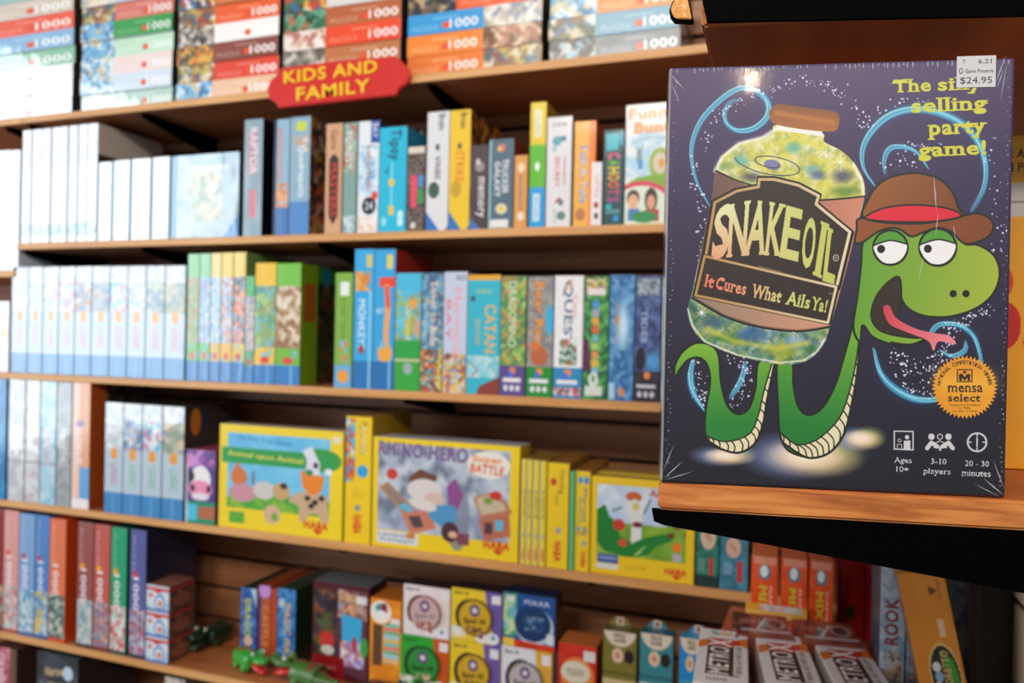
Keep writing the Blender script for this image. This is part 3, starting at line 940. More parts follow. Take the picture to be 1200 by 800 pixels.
row_box(3, 712.3, 741.5, 322, lambda c: (c.n(0, 0, 100, 100, ['3c74b0', '4c8cc4', '2c5c94', '6ca8d4', '3c7cb4'], 20), c.e(52, 44, 30, 24, '98c8e8', .8, soft=.5), c.e(54, 40, 15, 12, 'd4e8f4', .8, soft=.5), c.v('Abyss', 28, 38, 22, 34, 'b08c5c'), c.e(30, 36, 9, 2.6, 'd87c3c'), c.r(0, 86, 26, 99, 'a8d0ec'), c.e(52, 93, 13, 3.5, 'e08c54'), c.n(20, 60, 80, 84, ['3c80b8', '5c9ccc', '2c6094'], 18)), '1c3c64', 'deep blue spine with a glowing pale figure', bg='3c78b4', coat=.8, bump=.4)
row_box(3, 742, 773, 323, lambda c: (c.n(0, 0, 100, 75, ['3c4c7c', '4c6098', '2c3460', '343c68', '5c74b0'], 18), c.r(8, 2, 92, 16, '6c7c8c'), c.n(10, 3, 90, 15, ['8c9ca8', '5c6878', 'b0bcc4'], 9), c.e(74, 68, 26, 8, '4ca4e0', .9, soft=.5), c.e(24, 66, 20, 9, '1c1c28'), c.v('TIDES', 36, 40, 22, 26, 'a8bce0'), c.n(0, 76, 100, 100, ['2c2430', '3c3440', '1c1820'], 18), c.e(50, 79, 13, 3, 'e08c4c'), c.r(10, 86, 84, 89, 'c8c8d4'), [c.e(q, 94, 9, 2.6, 'c8c8d4') for q in (22, 46, 70)]), '1c1c2c', 'dark indigo spine with a bright blue glow, last before the big snake box', bg='3a4878', coat=.8, bump=.4)
row_box(3, 774, 802, 322, multi(['2c3048', '3c4460', '1c2034'], 20), '1c1c2c', 'dark spine mostly hidden behind the big snake box', bg='2c3048')
for i, (a, b) in enumerate([(-24, -8.5), (-8, 9.5)]):
    row_box(3, a, b, 353, lambda c: (c.n(0, 0, 100, 100, ['ece4e8', 'e0d4dc', 'f0ecf0'], 30), c.e(70, 45, 20, 7, 'e8c868'), c.e(40, 25, 30, 6, 'b8d4dc')), 'a89ca4', ['pinkish white box at the picture edge under the stub shelf', 'short pinkish white box beside the first pale blue one'][i],
            bg='e8dce4', coat=1, croug=.25)

# ------------------------------------------------------------------ row four
row_box(4, -14, 5.5, 443, lambda c: c.n(0, 0, 100, 100, ['1c84c0', '2c94cc', '1470ac'], 40), '1464a0', 'saturated blue box beside the grey-white spines', bg='1c84c0', coat=.8)
for i, (a, b, pl, tx, tc, lb) in enumerate([
        (8.5, 27.5, ['c8ccd0', 'd8dce0', 'b8bcc4'], 'PANDEMIC', 'e8e0e0', 'whitish box beside the saturated blue one'),
        (28.5, 45, ['d0d4dc', 'c4b8bc', 'dce0e4'], 'LEGACY', 'f0ecec', 'whitish box two places from the saturated blue one'),
        (45.8, 64, ['a8d0e4', 'c0dce8', '90c0dc'], 'HARBOR', 'e8b8a8', 'icy blue box between white and grey spines'),
        (64.8, 82, ['9ca4a8', 'a8acb0', '8c9498'], 'HERETIC', 'eceff2', 'grey box with white word, beside the salmon one')]):
    row_box(4, a, b, 444 + i * 1.2, (lambda pl, tx, tc: lambda c: (c.n(0, 0, 100, 100, pl, 36), c.v(tx, 46, 52, 40, 28, tc, bold=.03), c.r(0, 66, 100, 68, 'a8acb4')))(pl, tx, tc), '5c6468', lb, bg=pl[0], coat=1, croug=.18, bump=.4)


def dark_flank(c):
    c.n(26, 0, 100, 92, ['2c2420', '3c3028', '141010', '8c6c3c', '4c4c54'], 12)
    c.r(0, 0, 26, 100, 'b8541c')
    c.r(0, 92, 100, 100, 'a84c1c')


row_box(4, 83, 103.5, 447.5, lambda c: (c.r(0, 0, 100, 68, 'e0a074'), c.r(0, 0, 40, 100, 'ecc8b8'), c.v('BLOKUS', 40, 50, 36, 30, 'f0e8ec', bold=.03), c.e(46, 33, 22, 3, '8c7ca8'), c.r(46, 67, 100, 92, '5ca4dc'), c.r(0, 92, 100, 100, 'ece4e8')), 'b8541c', 'tall salmon orange box with a blue patch and orange flank', bg='e4a47c', rside=dark_flank, coat=.8)
for i, (a, b) in enumerate([(121.5, 142.5), (143, 164.5), (165, 188), (188.8, 214)]):
    row_box(4, a, b, 471.5 + i * 1.6, pale_art([0, 4, 6, 9][i], 'b85c7c' if i == 0 else '5cb07c'), '2c3034', ['pale blue box with a purplish word, next to the salmon box', 'pale blue box with green word, one place after the purplish-worded one', 'pale blue box with green word, in the middle between two alike', 'pale blue box with green word, beside the purple cow box'][i],
            bg='bccbd4', coat=1, croug=.2, bump=.4, group='pale blue boxes with green words', rside=(lambda c: (c.r(0, 0, 100, 100, '34302e'), c.e(20, 14, 9, 12, 'c87424'), c.e(36, 14, 6, 10, '2c344c'))) if i == 3 else None)


def cow(c):
    c.n(0, 0, 100, 26, ['7c4c9c', 'd088c0', '5c3c8c', 'c890d0'], 16)
    c.r(0, 24, 100, 72, '4c3c84')
    c.e(50, 40, 34, 19, 'ecE8ee'.lower())
    c.e(16, 36, 14, 8, '2c2838')
    c.e(50, 53, 40, 12, 'e890b8')
    c.e(24, 52, 8, 5, '3c2438')
    c.e(78, 52, 8, 5, '3c2438')
    c.e(50, 63, 30, 5, 'e4dce8')
    c.r(0, 70, 100, 100, '1c8c6c')
    c.r(0, 74, 40, 96, '4cc0dc')
    c.r(44, 76, 100, 93, 'b0684c')
    c.r(0, 20, 8, 100, 'd8d0e0', .8)


row_box(4, 216.5, 251.5, 527.5, cow, '5c2c5c', 'small purple box with a pink-nosed cow face', bg='4c3c84', top='b04c6c', coat=.8, dp=.15)


def farm(c):
    c.n(7, 8, 90, 78, ['6cc0e8', '7cc8ec', '64b8e4'], 16)
    c.e(40, 84, 42, 22, '3c9c3c')
    c.n(9, 66, 90, 80, ['4ca43c', '3c9434', '88b83c', '4ca43c'], 6)
    c.r(0, 80, 100, 101, 'ecd024')
    c.r(0, 0, 7, 100, 'ecd024')
    c.e(82, 28, 17, 11, '3c9c44')
    c.r(2, 22, 92, 37, '2f9a50')
    c.t('My Very First Games', 38, 14, 6, 44, '2c74b4', rot=4)
    c.t('Animal upon Animal', 38, 29.5, 6.5, 62, 'ecd848', rot=2.5, bold=.03)
    c.e(17, 50, 7, 9, 'd0743c')
    c.p([(12, 42), (16, 36), (20, 44)], 'd0743c')
    c.e(20, 65, 11, 9, 'c8909c')
    c.e(38, 61, 9, 8.5, 'ccc8c4')
    c.e(52, 60, 7, 8, 'c8a474')
    c.e(54, 55, 3, 3, '3c2c20')
    c.s([(29, 44), (29, 56)], 1.6, '7c5434')
    c.p([(60, 63), (70, 58), (88, 60), (90, 85), (84, 86), (82, 78), (74, 78), (72, 86), (67, 86), (66, 72), (58, 68)], 'c8a888')
    for q in [(73, 64), (79, 67), (76, 71), (84, 63)]:
        c.e(*q, 2.4, 2.6, '2c2018')
    c.p([(67, 40), (72, 38), (86, 43), (84, 56), (80, 60), (74, 60), (69, 54)], 'e88424')
    c.p([(68, 20), (76, 16), (79, 24), (82, 30), (82, 42), (71, 42), (72, 28)], 'dcdcec')
    c.e(79, 33, 2, 3, '4c3450')
    c.e(74, 40, 3, 3, '2c8c4c')
    c.e(89, 38, 3, 3, 'e8e8f0')
    c.e(45, 83, 7, 9, 'd4b090')
    c.e(47, 85, 2.6, 4, '6ca83c')
    c.r(9, 84, 22, 95, '5ca83c')
    c.t('HABA', 80, 88.5, 7, 19, 'd01c1c', bold=.07, rot=2)
    c.p([(77, 92), (81.5, 97), (86, 93)], 'd01c1c')
    c.r(92, 5, 98, 11, 'e4dcc4')


def skewed(row, quad, art, side, label, dp, lid, top=None, stk=0, **k):
    """a face-out box on the shelf; quad gives its four picture corners"""
    (x0, y0), (x1, y1) = quad
    Y = D + .008
    zb = SHELF[row]
    X0, X1 = xat(x0, zb, Y), xat(x1, zb, Y)
    h = at((x0 + x1) / 2, (y0 + y1) / 2, Y)[2] - zb
    return make_box(label, ((X0 + X1) / 2, Y + dp / 2, zb + .0004), X1 - X0 - .001, dp, h, art, side, lid=lid, top=top, **k)


farm_box = skewed(4, [(255.5, 494), (400.5, 508)], farm, 'd8c030', 'yellow-framed box with farm animals balancing on a cow', .06, .045, bg='ecd024', top='b8b0a0', res=1100)
row_box(4, 403, 433.5, 488, lambda c: (c.n(0, 2, 36, 52, ['4cb4dc', 'd8dce0', 'e0c83c', '5c9ccc', 'd84c3c'], 18), c.v('Pyramide', 66, 17, 34, 26, '9c7c24'), c.v('Animal', 70, 18, 18, 22, 'e8e4c8'), c.e(66, 43, 22, 5, '2ca0dc'), c.n(30, 56, 70, 64, ['dcb414', 'e8c41c'], 20), c.e(50, 72, 12, 2.6, '8c8c94'), c.v('HABA', 50, 85, 34, 15, 'd02420', bold=.06)), 'b0901c', 'yellow spine with a blue disc, between the farm and rhino boxes', bg='ecc818', top='a87c28')


def hero(c):
    c.n(4, 5, 94, 84, ['a8b4c8', 'c4ccd8', '8c98b4', 'b8c0d0', '6c7890'], 8)
    c.e(60, 66, 8, 30, '7c8498', .8)
    c.t('RHINO HERO', 35, 10.5, 13, 62, '4c2c64', rot=2, bold=.05)
    c.t('RHINO HERO', 35, 10.2, 11, 61, '8c6ca0', rot=2, bold=0)
    c.e(80, 18, 14, 12, 'e8e4dc')
    c.t('Super', 79, 14, 8, 20, 'e8842c', rot=4, bold=.05)
    c.t('BATTLE', 79, 22, 8, 22, 'd85c2c', rot=4, bold=.05)
    c.p([(5, 46), (11, 40), (28, 60), (34, 66), (22, 68)], 'b08058')      # the card roofs and walls
    c.p([(8, 46), (12, 44), (26, 60), (20, 62)], '8c7c78')
    c.p([(18, 62), (24, 58), (30, 64), (27, 67)], '5cb4d8')
    c.p([(21, 68), (40, 62), (46, 78), (28, 86)], 'c87c60')
    c.p([(26, 70), (34, 68), (37, 78), (30, 80)], '4c4448')
    c.e(14, 33, 4, 5, 'c83c34')
    c.p([(26, 34), (34, 26), (46, 32), (42, 42), (28, 42)], '6c4434')       # a loose heap of grey, blue and purple shapes
    c.e(37, 45, 12, 10, 'd8d0d0')
    c.e(44, 52, 7, 6, 'd4b8b0')
    c.p([(52, 40), (58, 32), (64, 46), (60, 60), (54, 56)], '8c4c8c')
    c.p([(40, 58), (58, 56), (60, 70), (48, 76), (40, 68)], '4c94c4')
    c.e(36, 58, 10, 5, 'dcd4d0', rot=.3)
    c.e(55, 80, 6, 9, '4c2c38')
    c.e(57, 82, 3, 3, 'e0b090')
    c.r(60, 80, 68, 90, '7c4450')
    c.p([(70, 47), (80, 42), (92, 48), (96, 58), (76, 66)], 'b87c5c')
    c.p([(72, 48), (80, 44), (90, 50), (92, 56), (76, 62)], 'c8b49c')
    c.p([(74, 66), (94, 58), (95, 78), (78, 84)], 'b86c54')
    c.r(78, 68, 83, 78, '4c3c40')
    c.r(85, 65, 90, 74, '5cb8d8')
    c.e(85, 44, 4, 4, 'c8342c')
    c.e(80, 49, 3, 3, '6c9c34')
    c.r(4, 85, 33, 96, 'd4dce4')
    c.t('a spectacular', 15, 88.5, 3.4, 20, '3c4450')
    c.t('3D stacking game', 18, 93, 3.4, 24, '3c4450')
    c.r(25, 85, 31, 90, 'c8843c')
    c.t('HABA', 86, 87, 7.5, 17, 'd01c1c', bold=.07)
    c.p([(83, 91), (87, 95.5), (91, 91.5)], 'd01c1c')


skewed(4, [(435, 509.5), (607, 525)], hero, 'd8c030', 'large yellow box with a grey-blue scene of toppling card houses', .085, .05, bg='eccc1c', top='b8bcc4', res=1100)
for i, (a, b) in enumerate([(609, 615.3), (615.8, 622.3), (623, 630.3), (631, 638.5)]):
    row_box(4, a, b, 537.5 + i * .8, lambda c: (c.r(0, 0, 22, 100, 'e4e0b0'), c.v('Kayanak' if c.W % 2 else 'Lizard', 56, 42, 46, 26, '6c6420'), c.e(56, 72, 20, 1.8, '6c9ca8'), c.v('HABA', 56, 90, 52, 11, 'd03424', bold=.05)), 'b09828',
            ['thin yellow spine right against the card house box', 'thin yellow spine, one away from the card house box', 'thin yellow spine, one away from the wide yellow one', 'thin yellow spine right against the wide yellow one'][i], bg='e4c828', group='thin yellow spines', coat=.8, dp=.15, top='b08c3c')
row_box(4, 639.5, 665, 542.5, lambda c: (c.e(28, 18, 15, 3.6, 'c8442c'), c.v('Dancing', 66, 18, 30, 22, '9c6c34'), c.v('Eggs', 46, 34, 24, 14, 'b0981c'), c.e(54, 64, 14, 3, '9c9ca4'), c.v('HABA', 52, 84, 36, 19, 'd02420', bold=.06)), 'b09018', 'wide yellow spine with a small red bird', bg='ecc81c', top='a8702c', dp=.2)
row_box(4, 666.3, 671.6, 552, lambda c: c.r(20, 0, 60, 100, '7cd0a0'), '1c7c4c', 'narrow green spine squeezed between two yellow ones', bg='2ca468', dp=.2, top='a8703c')
row_box(4, 672.2, 690, 552, lambda c: (c.r(0, 0, 16, 100, 'c8b820'), c.e(34, 9, 16, 3.6, '2c94d4'), c.e(74, 9, 16, 4.2, '2c94d4'), c.v('Monza', 66, 34, 24, 34, '3c6c9c', bold=.03), c.v('Rallye', 34, 40, 20, 26, '4c7ca4'), c.n(12, 55, 84, 64, ['5c94c4', 'ecc81c', 'c87c34'], 16), c.e(64, 72, 14, 3.4, 'a0a0a8'), c.v('HABA', 62, 88, 34, 16, 'd02420', bold=.06)), 'b09018', 'yellow spine with blue numbers beside the crocodile box', bg='ecc81c', top='a8702c', dp=.2)


def croc(c):
    c.n(6, 8, 92, 50, ['b8cce8', 'c8d8ec', 'a4c0e4', 'e0e8f0'], 14)
    c.n(6, 46, 92, 80, ['7cae34', '6c9c2c', '94b83c', '88a834'], 14)
    c.p([(6, 34), (14, 28), (18, 40), (24, 44), (30, 60), (40, 64), (56, 58), (66, 54), (80, 52), (80, 58), (64, 66), (56, 76), (36, 80), (14, 76), (6, 68)], '1c7c2c')
    c.p([(42, 78), (56, 64), (48, 76)], 'a8c87c')
    c.e(42, 18, 8, 5, 'c8642c')
    c.p([(34, 24), (44, 20), (52, 30), (50, 44), (40, 44), (34, 34)], 'e0e0dc')
    c.e(44, 28, 3, 4, 'd8c070')
    c.e(28, 48, 6, 6, 'c83c2c')
    c.p([(40, 48), (50, 46), (50, 60), (40, 66)], 'e4e0e4')
    c.e(46, 46, 5, 3, '7c2c34')
    c.e(32, 66, 4, 4, 'd84c2c')
    c.s([(22, 34), (30, 30)], 1.5, '3c5c4c')
    c.s([(58, 20), (52, 34)], 1.5, '3c5c4c')
    c.t('Animal', 72, 13, 8, 30, 'c83c3c', bold=.04)
    c.n(74, 44, 92, 56, ['a83c34', '7cae34', '5c2c24'], 5)
    c.e(84, 65, 4.5, 5, 'ec7c2c')
    c.r(80, 71, 88, 79, 'b8b0c0')
    c.r(7, 79, 28, 88, '3c58a0')
    c.r(9, 82, 26, 84, '98a8d0')
    c.r(6, 89, 28, 94, 'd8dcdc')
    c.t('HABA', 83, 89.5, 6.5, 21, 'd01c1c', bold=.07)
    c.p([(79, 93), (84, 97.5), (89, 93.5)], 'd01c1c')
    c.t('Tier auf Tier', 44, 90, 4, 22, 'b0941c')


croc_box = skewed(4, [(691, 555), (813, 569)], croc, 'd8b820', 'yellow-framed box with a green crocodile scene', .055, .04, bg='ecc41c', top='d8b43c', res=1100)
row_box(4, 815, 841.5, 590, lambda c: (c.n(0, 0, 100, 100, ['2c7c6c', '348474', '1c6454', '2c8470'], 22), c.e(52, 40, 34, 15, 'd0b8a0'), c.s([(36, 36), (62, 46)], 5, 'a84c3c'), c.s([(40, 32), (68, 42)], 5, 'a84c3c'), c.r(58, 64, 76, 90, 'c8242c'), c.r(12, 66, 40, 82, '5c8c84'), c.r(0, 86, 100, 100, '1c3434')), '1c2c2c', 'dark teal green spine with a striped disc', bg='2c7c6c', coat=.7)
row_box(4, 842.5, 876, 592, lambda c: (c.n(0, 0, 100, 100, ['3c7c94', '4488a0', '2c6c84', '3c8098'], 22), c.r(34, 16, 84, 36, 'c87c4c'), c.r(42, 20, 76, 32, 'dcd0c0'), c.e(48, 50, 26, 12, 'd0a890'), c.s([(38, 46), (58, 54)], 5, 'b05c44'), c.r(62, 66, 80, 90, 'c8242c'), c.r(14, 68, 44, 82, '6c98a8')), '14242c', 'steel blue spine with a striped disc, last at the shelf end', bg='3c7c94', coat=.7)
copy_thing(croc_box, croc_box.location + Vector((0, .0575, 0)), 'yellow-framed box standing directly behind the crocodile one')

# ------------------------------------------------------------------ row five
def jig_spine(bg, pics, mark, side, lowpic=62):
    def f(c):
        c.v('PUZZLE', 22, 22, 20, 34, 'd8d4dc', alpha=.5)
        c.e(30, 35, 16, 2.6, mark)
        c.v('1000', 40, 50, 34, 26, 'eeeaf0', bold=.03)
        c.n(4, lowpic, 96, 97, pics, 18)
        c.r(0, 97, 100, 100, side)
    return f


for a, b, yt, bg, pics, mk, sd, lb in [
        (-10, 2.2, 596, '8c2428', VIV, 'e8b040', '6c1c20', 'dark red spine at the very edge of the row of jigsaw spines'),
        (2.6, 20, 598, 'dc9c94', ['d8a8a0', 'a8c0cc', 'e4d4cc', 'b08880'], 'e4604c', 'a84c48', 'faded salmon spine with white digits beside a pale blue one'),
        (20.5, 38.8, 602, '7ca4d4', ['7cb4d0', 'c8d4d8', '5c94c0', 'd8e0e4'], 'b04c7c', '3c64a0', 'pale blue spine with white digits next to the faded salmon one'),
        (39.5, 55.6, 604, '4c84c8', ['d8b860', '5c94c8', 'c8d8d8', '6ca0cc'], 'b83c64', '2c5494', 'mid blue spine with white digits next to the orange-flanked one'),
        (56, 75, 608, 'e0744c', ['4c6c6c', 'd8d0bc', '7ca094', '38504c'], 'd88c6c', 'd8481c', 'salmon orange spine with a bright orange flank'),
        (89, 107.5, 612, '94504c', ['a8c0cc', 'c0d0d4', '7c98a0', 'd0c8b8'], 'e89c1c', '3c1c1c', 'maroon spine with an orange dot, first after the gap'),
        (108.3, 126.8, 615, 'c05850', ['8c6c8c', 'c8a8a0', '7c8ca8', 'a86c60'], 'eca01c', '742420', 'rose red spine between the maroon and green ones'),
        (128, 146.5, 618, '1f9c6c', ['e0dcdc', 'd88c8c', 'a8ccc0', 'c84c54', 'dce4e0'], 'e8a01c', '0c4c34', 'green spine with white digits in the row of jigsaw spines'),
        (150.5, 169, 621, '545c9c', ['a8acc4', '8c5c54', 'd0ccd4', 'b0486c', '8c94b8'], 'd83454', '141c38', 'navy violet spine beside the stack of three small cartons')]:
    row_box(5, a, b, yt, jig_spine(bg, pics, mk, sd), sd, lb, cat='jigsaw puzzle', name='puzzle_box', bg=bg, coat=.7, croug=.18, bump=.35, dp=.2, group='jigsaw boxes on end')


def tin_art(c):
    c.n(0, 20, 100, 90, ['b8d0e4', 'd8dce4', '9cb8d8', 'c8d8e8'], 18)
    c.r(0, 8, 100, 19, 'c83428')
    c.p([(30, 19), (50, 30), (70, 19)], 'c83428')
    c.e(60, 62, 24, 28, '4c84c4')
    c.e(60, 64, 18, 22, 'd8dce8')
    c.e(62, 68, 10, 12, 'd07c54')
    c.e(20, 40, 10, 9, 'd86c5c')
    c.r(0, 90, 100, 100, '3c6cb4')


def tin_side(c):
    c.r(0, 0, 100, 100, '54342c')
    c.r(0, 8, 100, 19, 'b03428')
    c.n(0, 20, 100, 100, ['4c3430', '6c4438', '7c5c50', '34242c'], 20)
    c.e(50, 62, 34, 28, '8c5440')


z = SHELF[5]
for i, (yt, yb, lb) in enumerate([(742, 779, 'lowest of three small red-edged cartons stacked beside the jigsaw spines'), (706.5, 742, 'middle one of three small red-edged stacked cartons'), (672.5, 706.5, 'topmost of three small red-edged stacked cartons')]):
    o = row_box(5, 169.8, 196.5, 0, tin_art, '5c3c34', lb, bg='c8d4e4', z=z, back=.002, dp=.065, rside=tin_side, top='6c4438', group='small stacked cartons') if False else None
    Y = D + .004
    X0, X1 = xat(170, SHELF[5], Y), xat(196.5, SHELF[5], Y)
    make_box(lb, ((X0 + X1) / 2, Y + .05, z + .0004), X1 - X0, .1, .0725, tin_art, '5c3c34', name='small_carton', cat='carton', bg='c8d4e4', rside=tin_side, top='8c5c4c', group='small stacked cartons', coat=.7)
    z += .0731

row_box(5, 281, 299.5, 689, lambda c: (c.n(0, 0, 100, 100, ['2c5ca8', '3c6cb8', '1c4488', '4c84c8'], 24), c.v('DRAGON', 46, 46, 40, 62, 'ccd43c', bold=.04), c.e(50, 72, 26, 7, 'd8b090'), c.p([(60, 0), (100, 0), (100, 26)], 'a8c4dc')), '1c2c1c', 'blue spine with lime lettering behind the bright toy crocodile', bg='2c5ca8', dp=.2, back=.11)
row_box(5, 301, 316.5, 686, lambda c: (c.e(50, 7, 44, 9, 'c48cd0'), c.r(0, 16, 100, 100, 'b0542c'), c.r(0, 16, 30, 100, '6c3c6c'), c.v('CASTLE', 56, 52, 40, 54, 'd88c3c')), '8c3c14', 'purple-topped rusty spine with orange title', bg='8c4c74', dp=.19, back=.115)
row_box(5, 317, 322.8, 690, None, 'a8401c', 'thin plain rust orange spine', bg='b8481c', dp=.2, back=.11)
row_box(5, 323.5, 345, 690, lambda c: (c.n(0, 0, 100, 100, ['2c6cac', '3c84c4', '2458a0', '4c94cc'], 24), c.e(24, 18, 18, 6, 'a8c0d8'), c.v('MAGIC MAZE', 56, 56, 36, 76, 'e0b45c', bold=.04)), '14301c', 'blue spine with tan capitals, beside the dark red picture box', bg='2c6cac', dp=.2, back=.105)


def fairy(c):
    c.r(0, 0, 100, 100, '4c1820')
    c.n(2, 8, 46, 76, ['2c2430', '5c3c2c', '3c2c44', '7c4c34', '241c28', '4c5c34'], 10)
    c.e(26, 60, 14, 9, 'c0342c')
    c.e(28, 70, 12, 5, 'c8c0b8')
    c.p([(46, 4), (96, 8), (98, 96), (44, 90)], '5c3448')
    c.n(46, 6, 96, 34, ['b8846c', '8c6c6c', 'd8a878', 'a0a0b8', '6c4454'], 8)
    c.p([(52, 30), (88, 34), (86, 70), (54, 66)], '38a8d8')
    c.n(52, 58, 92, 84, ['b08cc8', 'd8d8e4', 'c86c5c', '8c7cc0', 'e4e4ec'], 7)
    c.e(75, 60, 5, 8, 'b04454')
    c.t('LOGIC', 68, 13, 7, 40, 'e0b488', rot=3, bold=.04)
    c.t('LAND', 70, 24, 7, 32, 'd8a070', rot=3, bold=.04)
    c.e(92, 62, 7, 10, '3c9c4c')
    c.r(0, 76, 58, 100, '8c1418')
    c.t('YOUR GAME', 26, 88, 4, 34, 'd08878')
    c.r(78, 10, 96, 18, 'e4e8ec', .9)


row_box(5, 365, 431, 684, fairy, '2c1018', 'dark red picture box with a bright blue window scene', bg='4c1820', dp=.1, back=.1, lid=.07, top='5c646c')


def reel(c):
    c.n(0, 0, 100, 100, ['e08420', 'd8781c', 'ec9828'], 40)
    c.e(34, 14, 34, 12, 'f0e4d4')
    c.e(30, 10, 14, 5, '2ca4a8')
    c.e(44, 10, 12, 6, '8c2c38')
    c.e(36, 17, 18, 5, 'e8e8ec')
    c.r(66, 19, 96, 27, 'e4dce0')
    c.r(10, 27, 40, 70, '5c4430')
    for i in range(10):
        c.r(44, 25 + i * 4, 94, 28 + i * 4, ['3cb08c', 'e05c2c', '3c9c54', '7cc0d8', 'e0a83c'][i % 5])
        c.r(44, 28 + i * 4, 94, 29 + i * 4, 'd8e0dc')


row_box(5, 432, 468.5, 702, reel, 'b06414', 'orange carton with a white character badge and striped tower', bg='e08420', dp=.1, back=.07, top='b8681c')


def spot(frame, tin, side, win='2c2420', k=1.0):
    def f(c):
        c.r(0, 0, 100, 100, frame)
        c.p([(66, 0), (100, 0), (100, 100), (86, 100)], side)
        c.e(40, 52 * k, 32, 34 * k, win)
        c.t('Spot it!', 20, 9 * k, 8 * k, 28, '1c1a24', bold=.05)
        c.r(80, 6 * k, 97, 22 * k, 'e4e0e4')
        c.n(0, 74 * k, 30, 98 * k, ['e4e0dc', frame, 'd8d4cc'], 10)
        c.e(62, 88 * k, 13, 11 * k, 'e8e4e4')
        c.e(82, 88 * k, 13, 11 * k, 'e4e4e8')
        c.e(60, 88 * k, 4, 4 * k, 'b84c4c')
        c.e(84, 86 * k, 4, 4 * k, '4c84a8')
    return f


def tin_face(c0, dark, word, wc='1c1418'):
    def f(c):
        c.e(50, 50, 50, 50, dark)
        c.e(50, 50, 46, 46, c0)
        c.e(50, 30, 15, 17, '5c3c74')
        c.e(50, 30, 8, 8, 'd8d0dc')
        c.t(word, 50, 60, 20, 64, wc, bold=.06, rot=-4)
        c.n(26, 74, 74, 92, [c0, dark, 'd8a890'], 8)
    return f


def pixar_extra(c):
    c.r(0, 0, 100, 100, '1c5094')
    c.n(0, 0, 26, 80, ['3c9c6c', '5cb0a0', '7cb4d8', 'c8d8a0', '2c7c84'], 12)
    c.t('PIXAR', 65, 14, 9, 50, 'c8d4e4', bold=.03)
    c.e(60, 58, 34, 34, '0c2c54')
    c.e(60, 57, 37, 35, 'c0ccd8')
    c.e(57, 53, 35, 33, '123868')
    c.n(40, 40, 78, 66, ['123868', '2c5c98', '5c8cb8', '123868', 'a8b8b0'], 6, .8)
    c.p([(22, 86), (100, 90), (100, 100), (0, 100), (0, 84)], 'd83c1c')
    c.r(0, 84, 22, 100, 'e4c04c')
    c.t('Spot it!', 48, 94, 6, 34, '2c1418', bold=.04)
    c.r(84, 68, 98, 88, 'd4dce4')
    c.r(6, 5, 22, 16, 'd8d8dc')


SP = SHELF[5]
zt = at(556, 757, D + .006)[2]
grid = [
    (468, 525, 746, SP, spot('2ca034', 'x', 'c8541c', k=.78), tin_face('2c8c3c', '14401c', 'Spot it!'), 'green party game carton with a round green tin, under the white and pink one', '2ca034'),
    (526, 584.5, 753, SP, spot('e4c42c', 'x', '6c58a4', k=.78), tin_face('cca428', '5c4414', 'Spot it!'), 'yellow party game carton with a round tin, lower of the two alike', 'e4c42c'),
    (586, 645.5, 760, SP, spot('dcdce4', 'x', 'd8a83c', k=.78), tin_face('b8b0b4', '5c5458', 'Spot it!'), 'white and gold party game carton under the deep blue one', 'dcdce4'),
]
lower = []


def tin_carton(x0, x1, yt, zb, art, face, lab, bg, low=True):
    o = row_box(5, x0, x1, yt, art, bg, lab, z=zb, bg=bg, dp=.06, back=.05, top='2c2424', group='party game cartons with round tins', coat=.4)
    h = o.dimensions.z
    wd = o.dimensions.x
    r = wd * .335
    bm = bmesh.new()
    bmesh.ops.create_cone(bm, cap_ends=True, segments=48, radius1=r, radius2=r, depth=.008)
    bmesh.ops.bevel(bm, geom=[e for e in bm.edges if len(e.link_faces) == 2 and abs(e.link_faces[0].normal.z - e.link_faces[1].normal.z) > .5], offset=.0015, segments=2, affect='EDGES')
    bmesh.ops.rotate(bm, verts=bm.verts, cent=(0, 0, 0), matrix=Matrix.Rotation(math.pi / 2, 3, 'X'))
    uv = bm.loops.layers.uv.new('print')
    for f in bm.faces:
        for l in f.loops:
            l[uv].uv = (l.vert.co.x / (2 * r) + .5, l.vert.co.z / (2 * r) + .5)
    c = Art(150, 150, bg)
    face(c)
    link('round_tin', bm, print_mat('tin_%03d' % _serial[0], c, .3, .6, .2, .05), o, loc=(-wd * .01, -.0335, h * (.62 if low else .49)), smooth=False)
    return o


for g in grid:
    lower.append(tin_carton(*g))
tops = [
    (472, 526.5, 687, spot('e4d8dc', 'x', 'e0d4d4', '4c2c30'), tin_face('c8a8a8', '8c4448', 'Spot it!', '6c6c84'), 'white and pink party game carton resting on the green one', 'e4d8dc'),
    (528, 587.5, 691.5, spot('e4c42c', 'x', '6c58a4'), tin_face('cca428', '5c4414', 'Spot it!'), 'yellow party game carton with a round tin, upper of the two alike', 'e4c42c'),
    (589, 650, 697, pixar_extra, None, 'deep blue party game carton with a pale ring, on top of the white one', '1c5094')]
for (x0, x1, yt, art, face, lab, bg), lo in zip(tops, lower):
    zb = lo.location.z + lo.dimensions.z
    if face:
        tin_carton(x0, x1, yt, zb, art, face, lab, bg, False)
    else:
        row_box(5, x0, x1, yt, art, '3c2c28', lab, z=zb, bg=bg, dp=.06, back=.05, top='142c4c', coat=.4, group='party game cartons with round tins')


def red_art(c):
    c.n(0, 0, 100, 100, ['c42c1c', 'b82418', 'd03820'], 30)
    c.e(50, 30, 44, 18, 'e07c2c')
    c.e(46, 27, 38, 11, 'd8d0bc')
    c.t('FLUXX', 46, 27, 6.5, 44, '8c7464', bold=.05)
    c.r(66, 5, 96, 15, 'dcd4d4')
    c.e(46, 45, 22, 6, 'b8c8cc')
    c.r(6, 40, 30, 52, 'e08c4c')


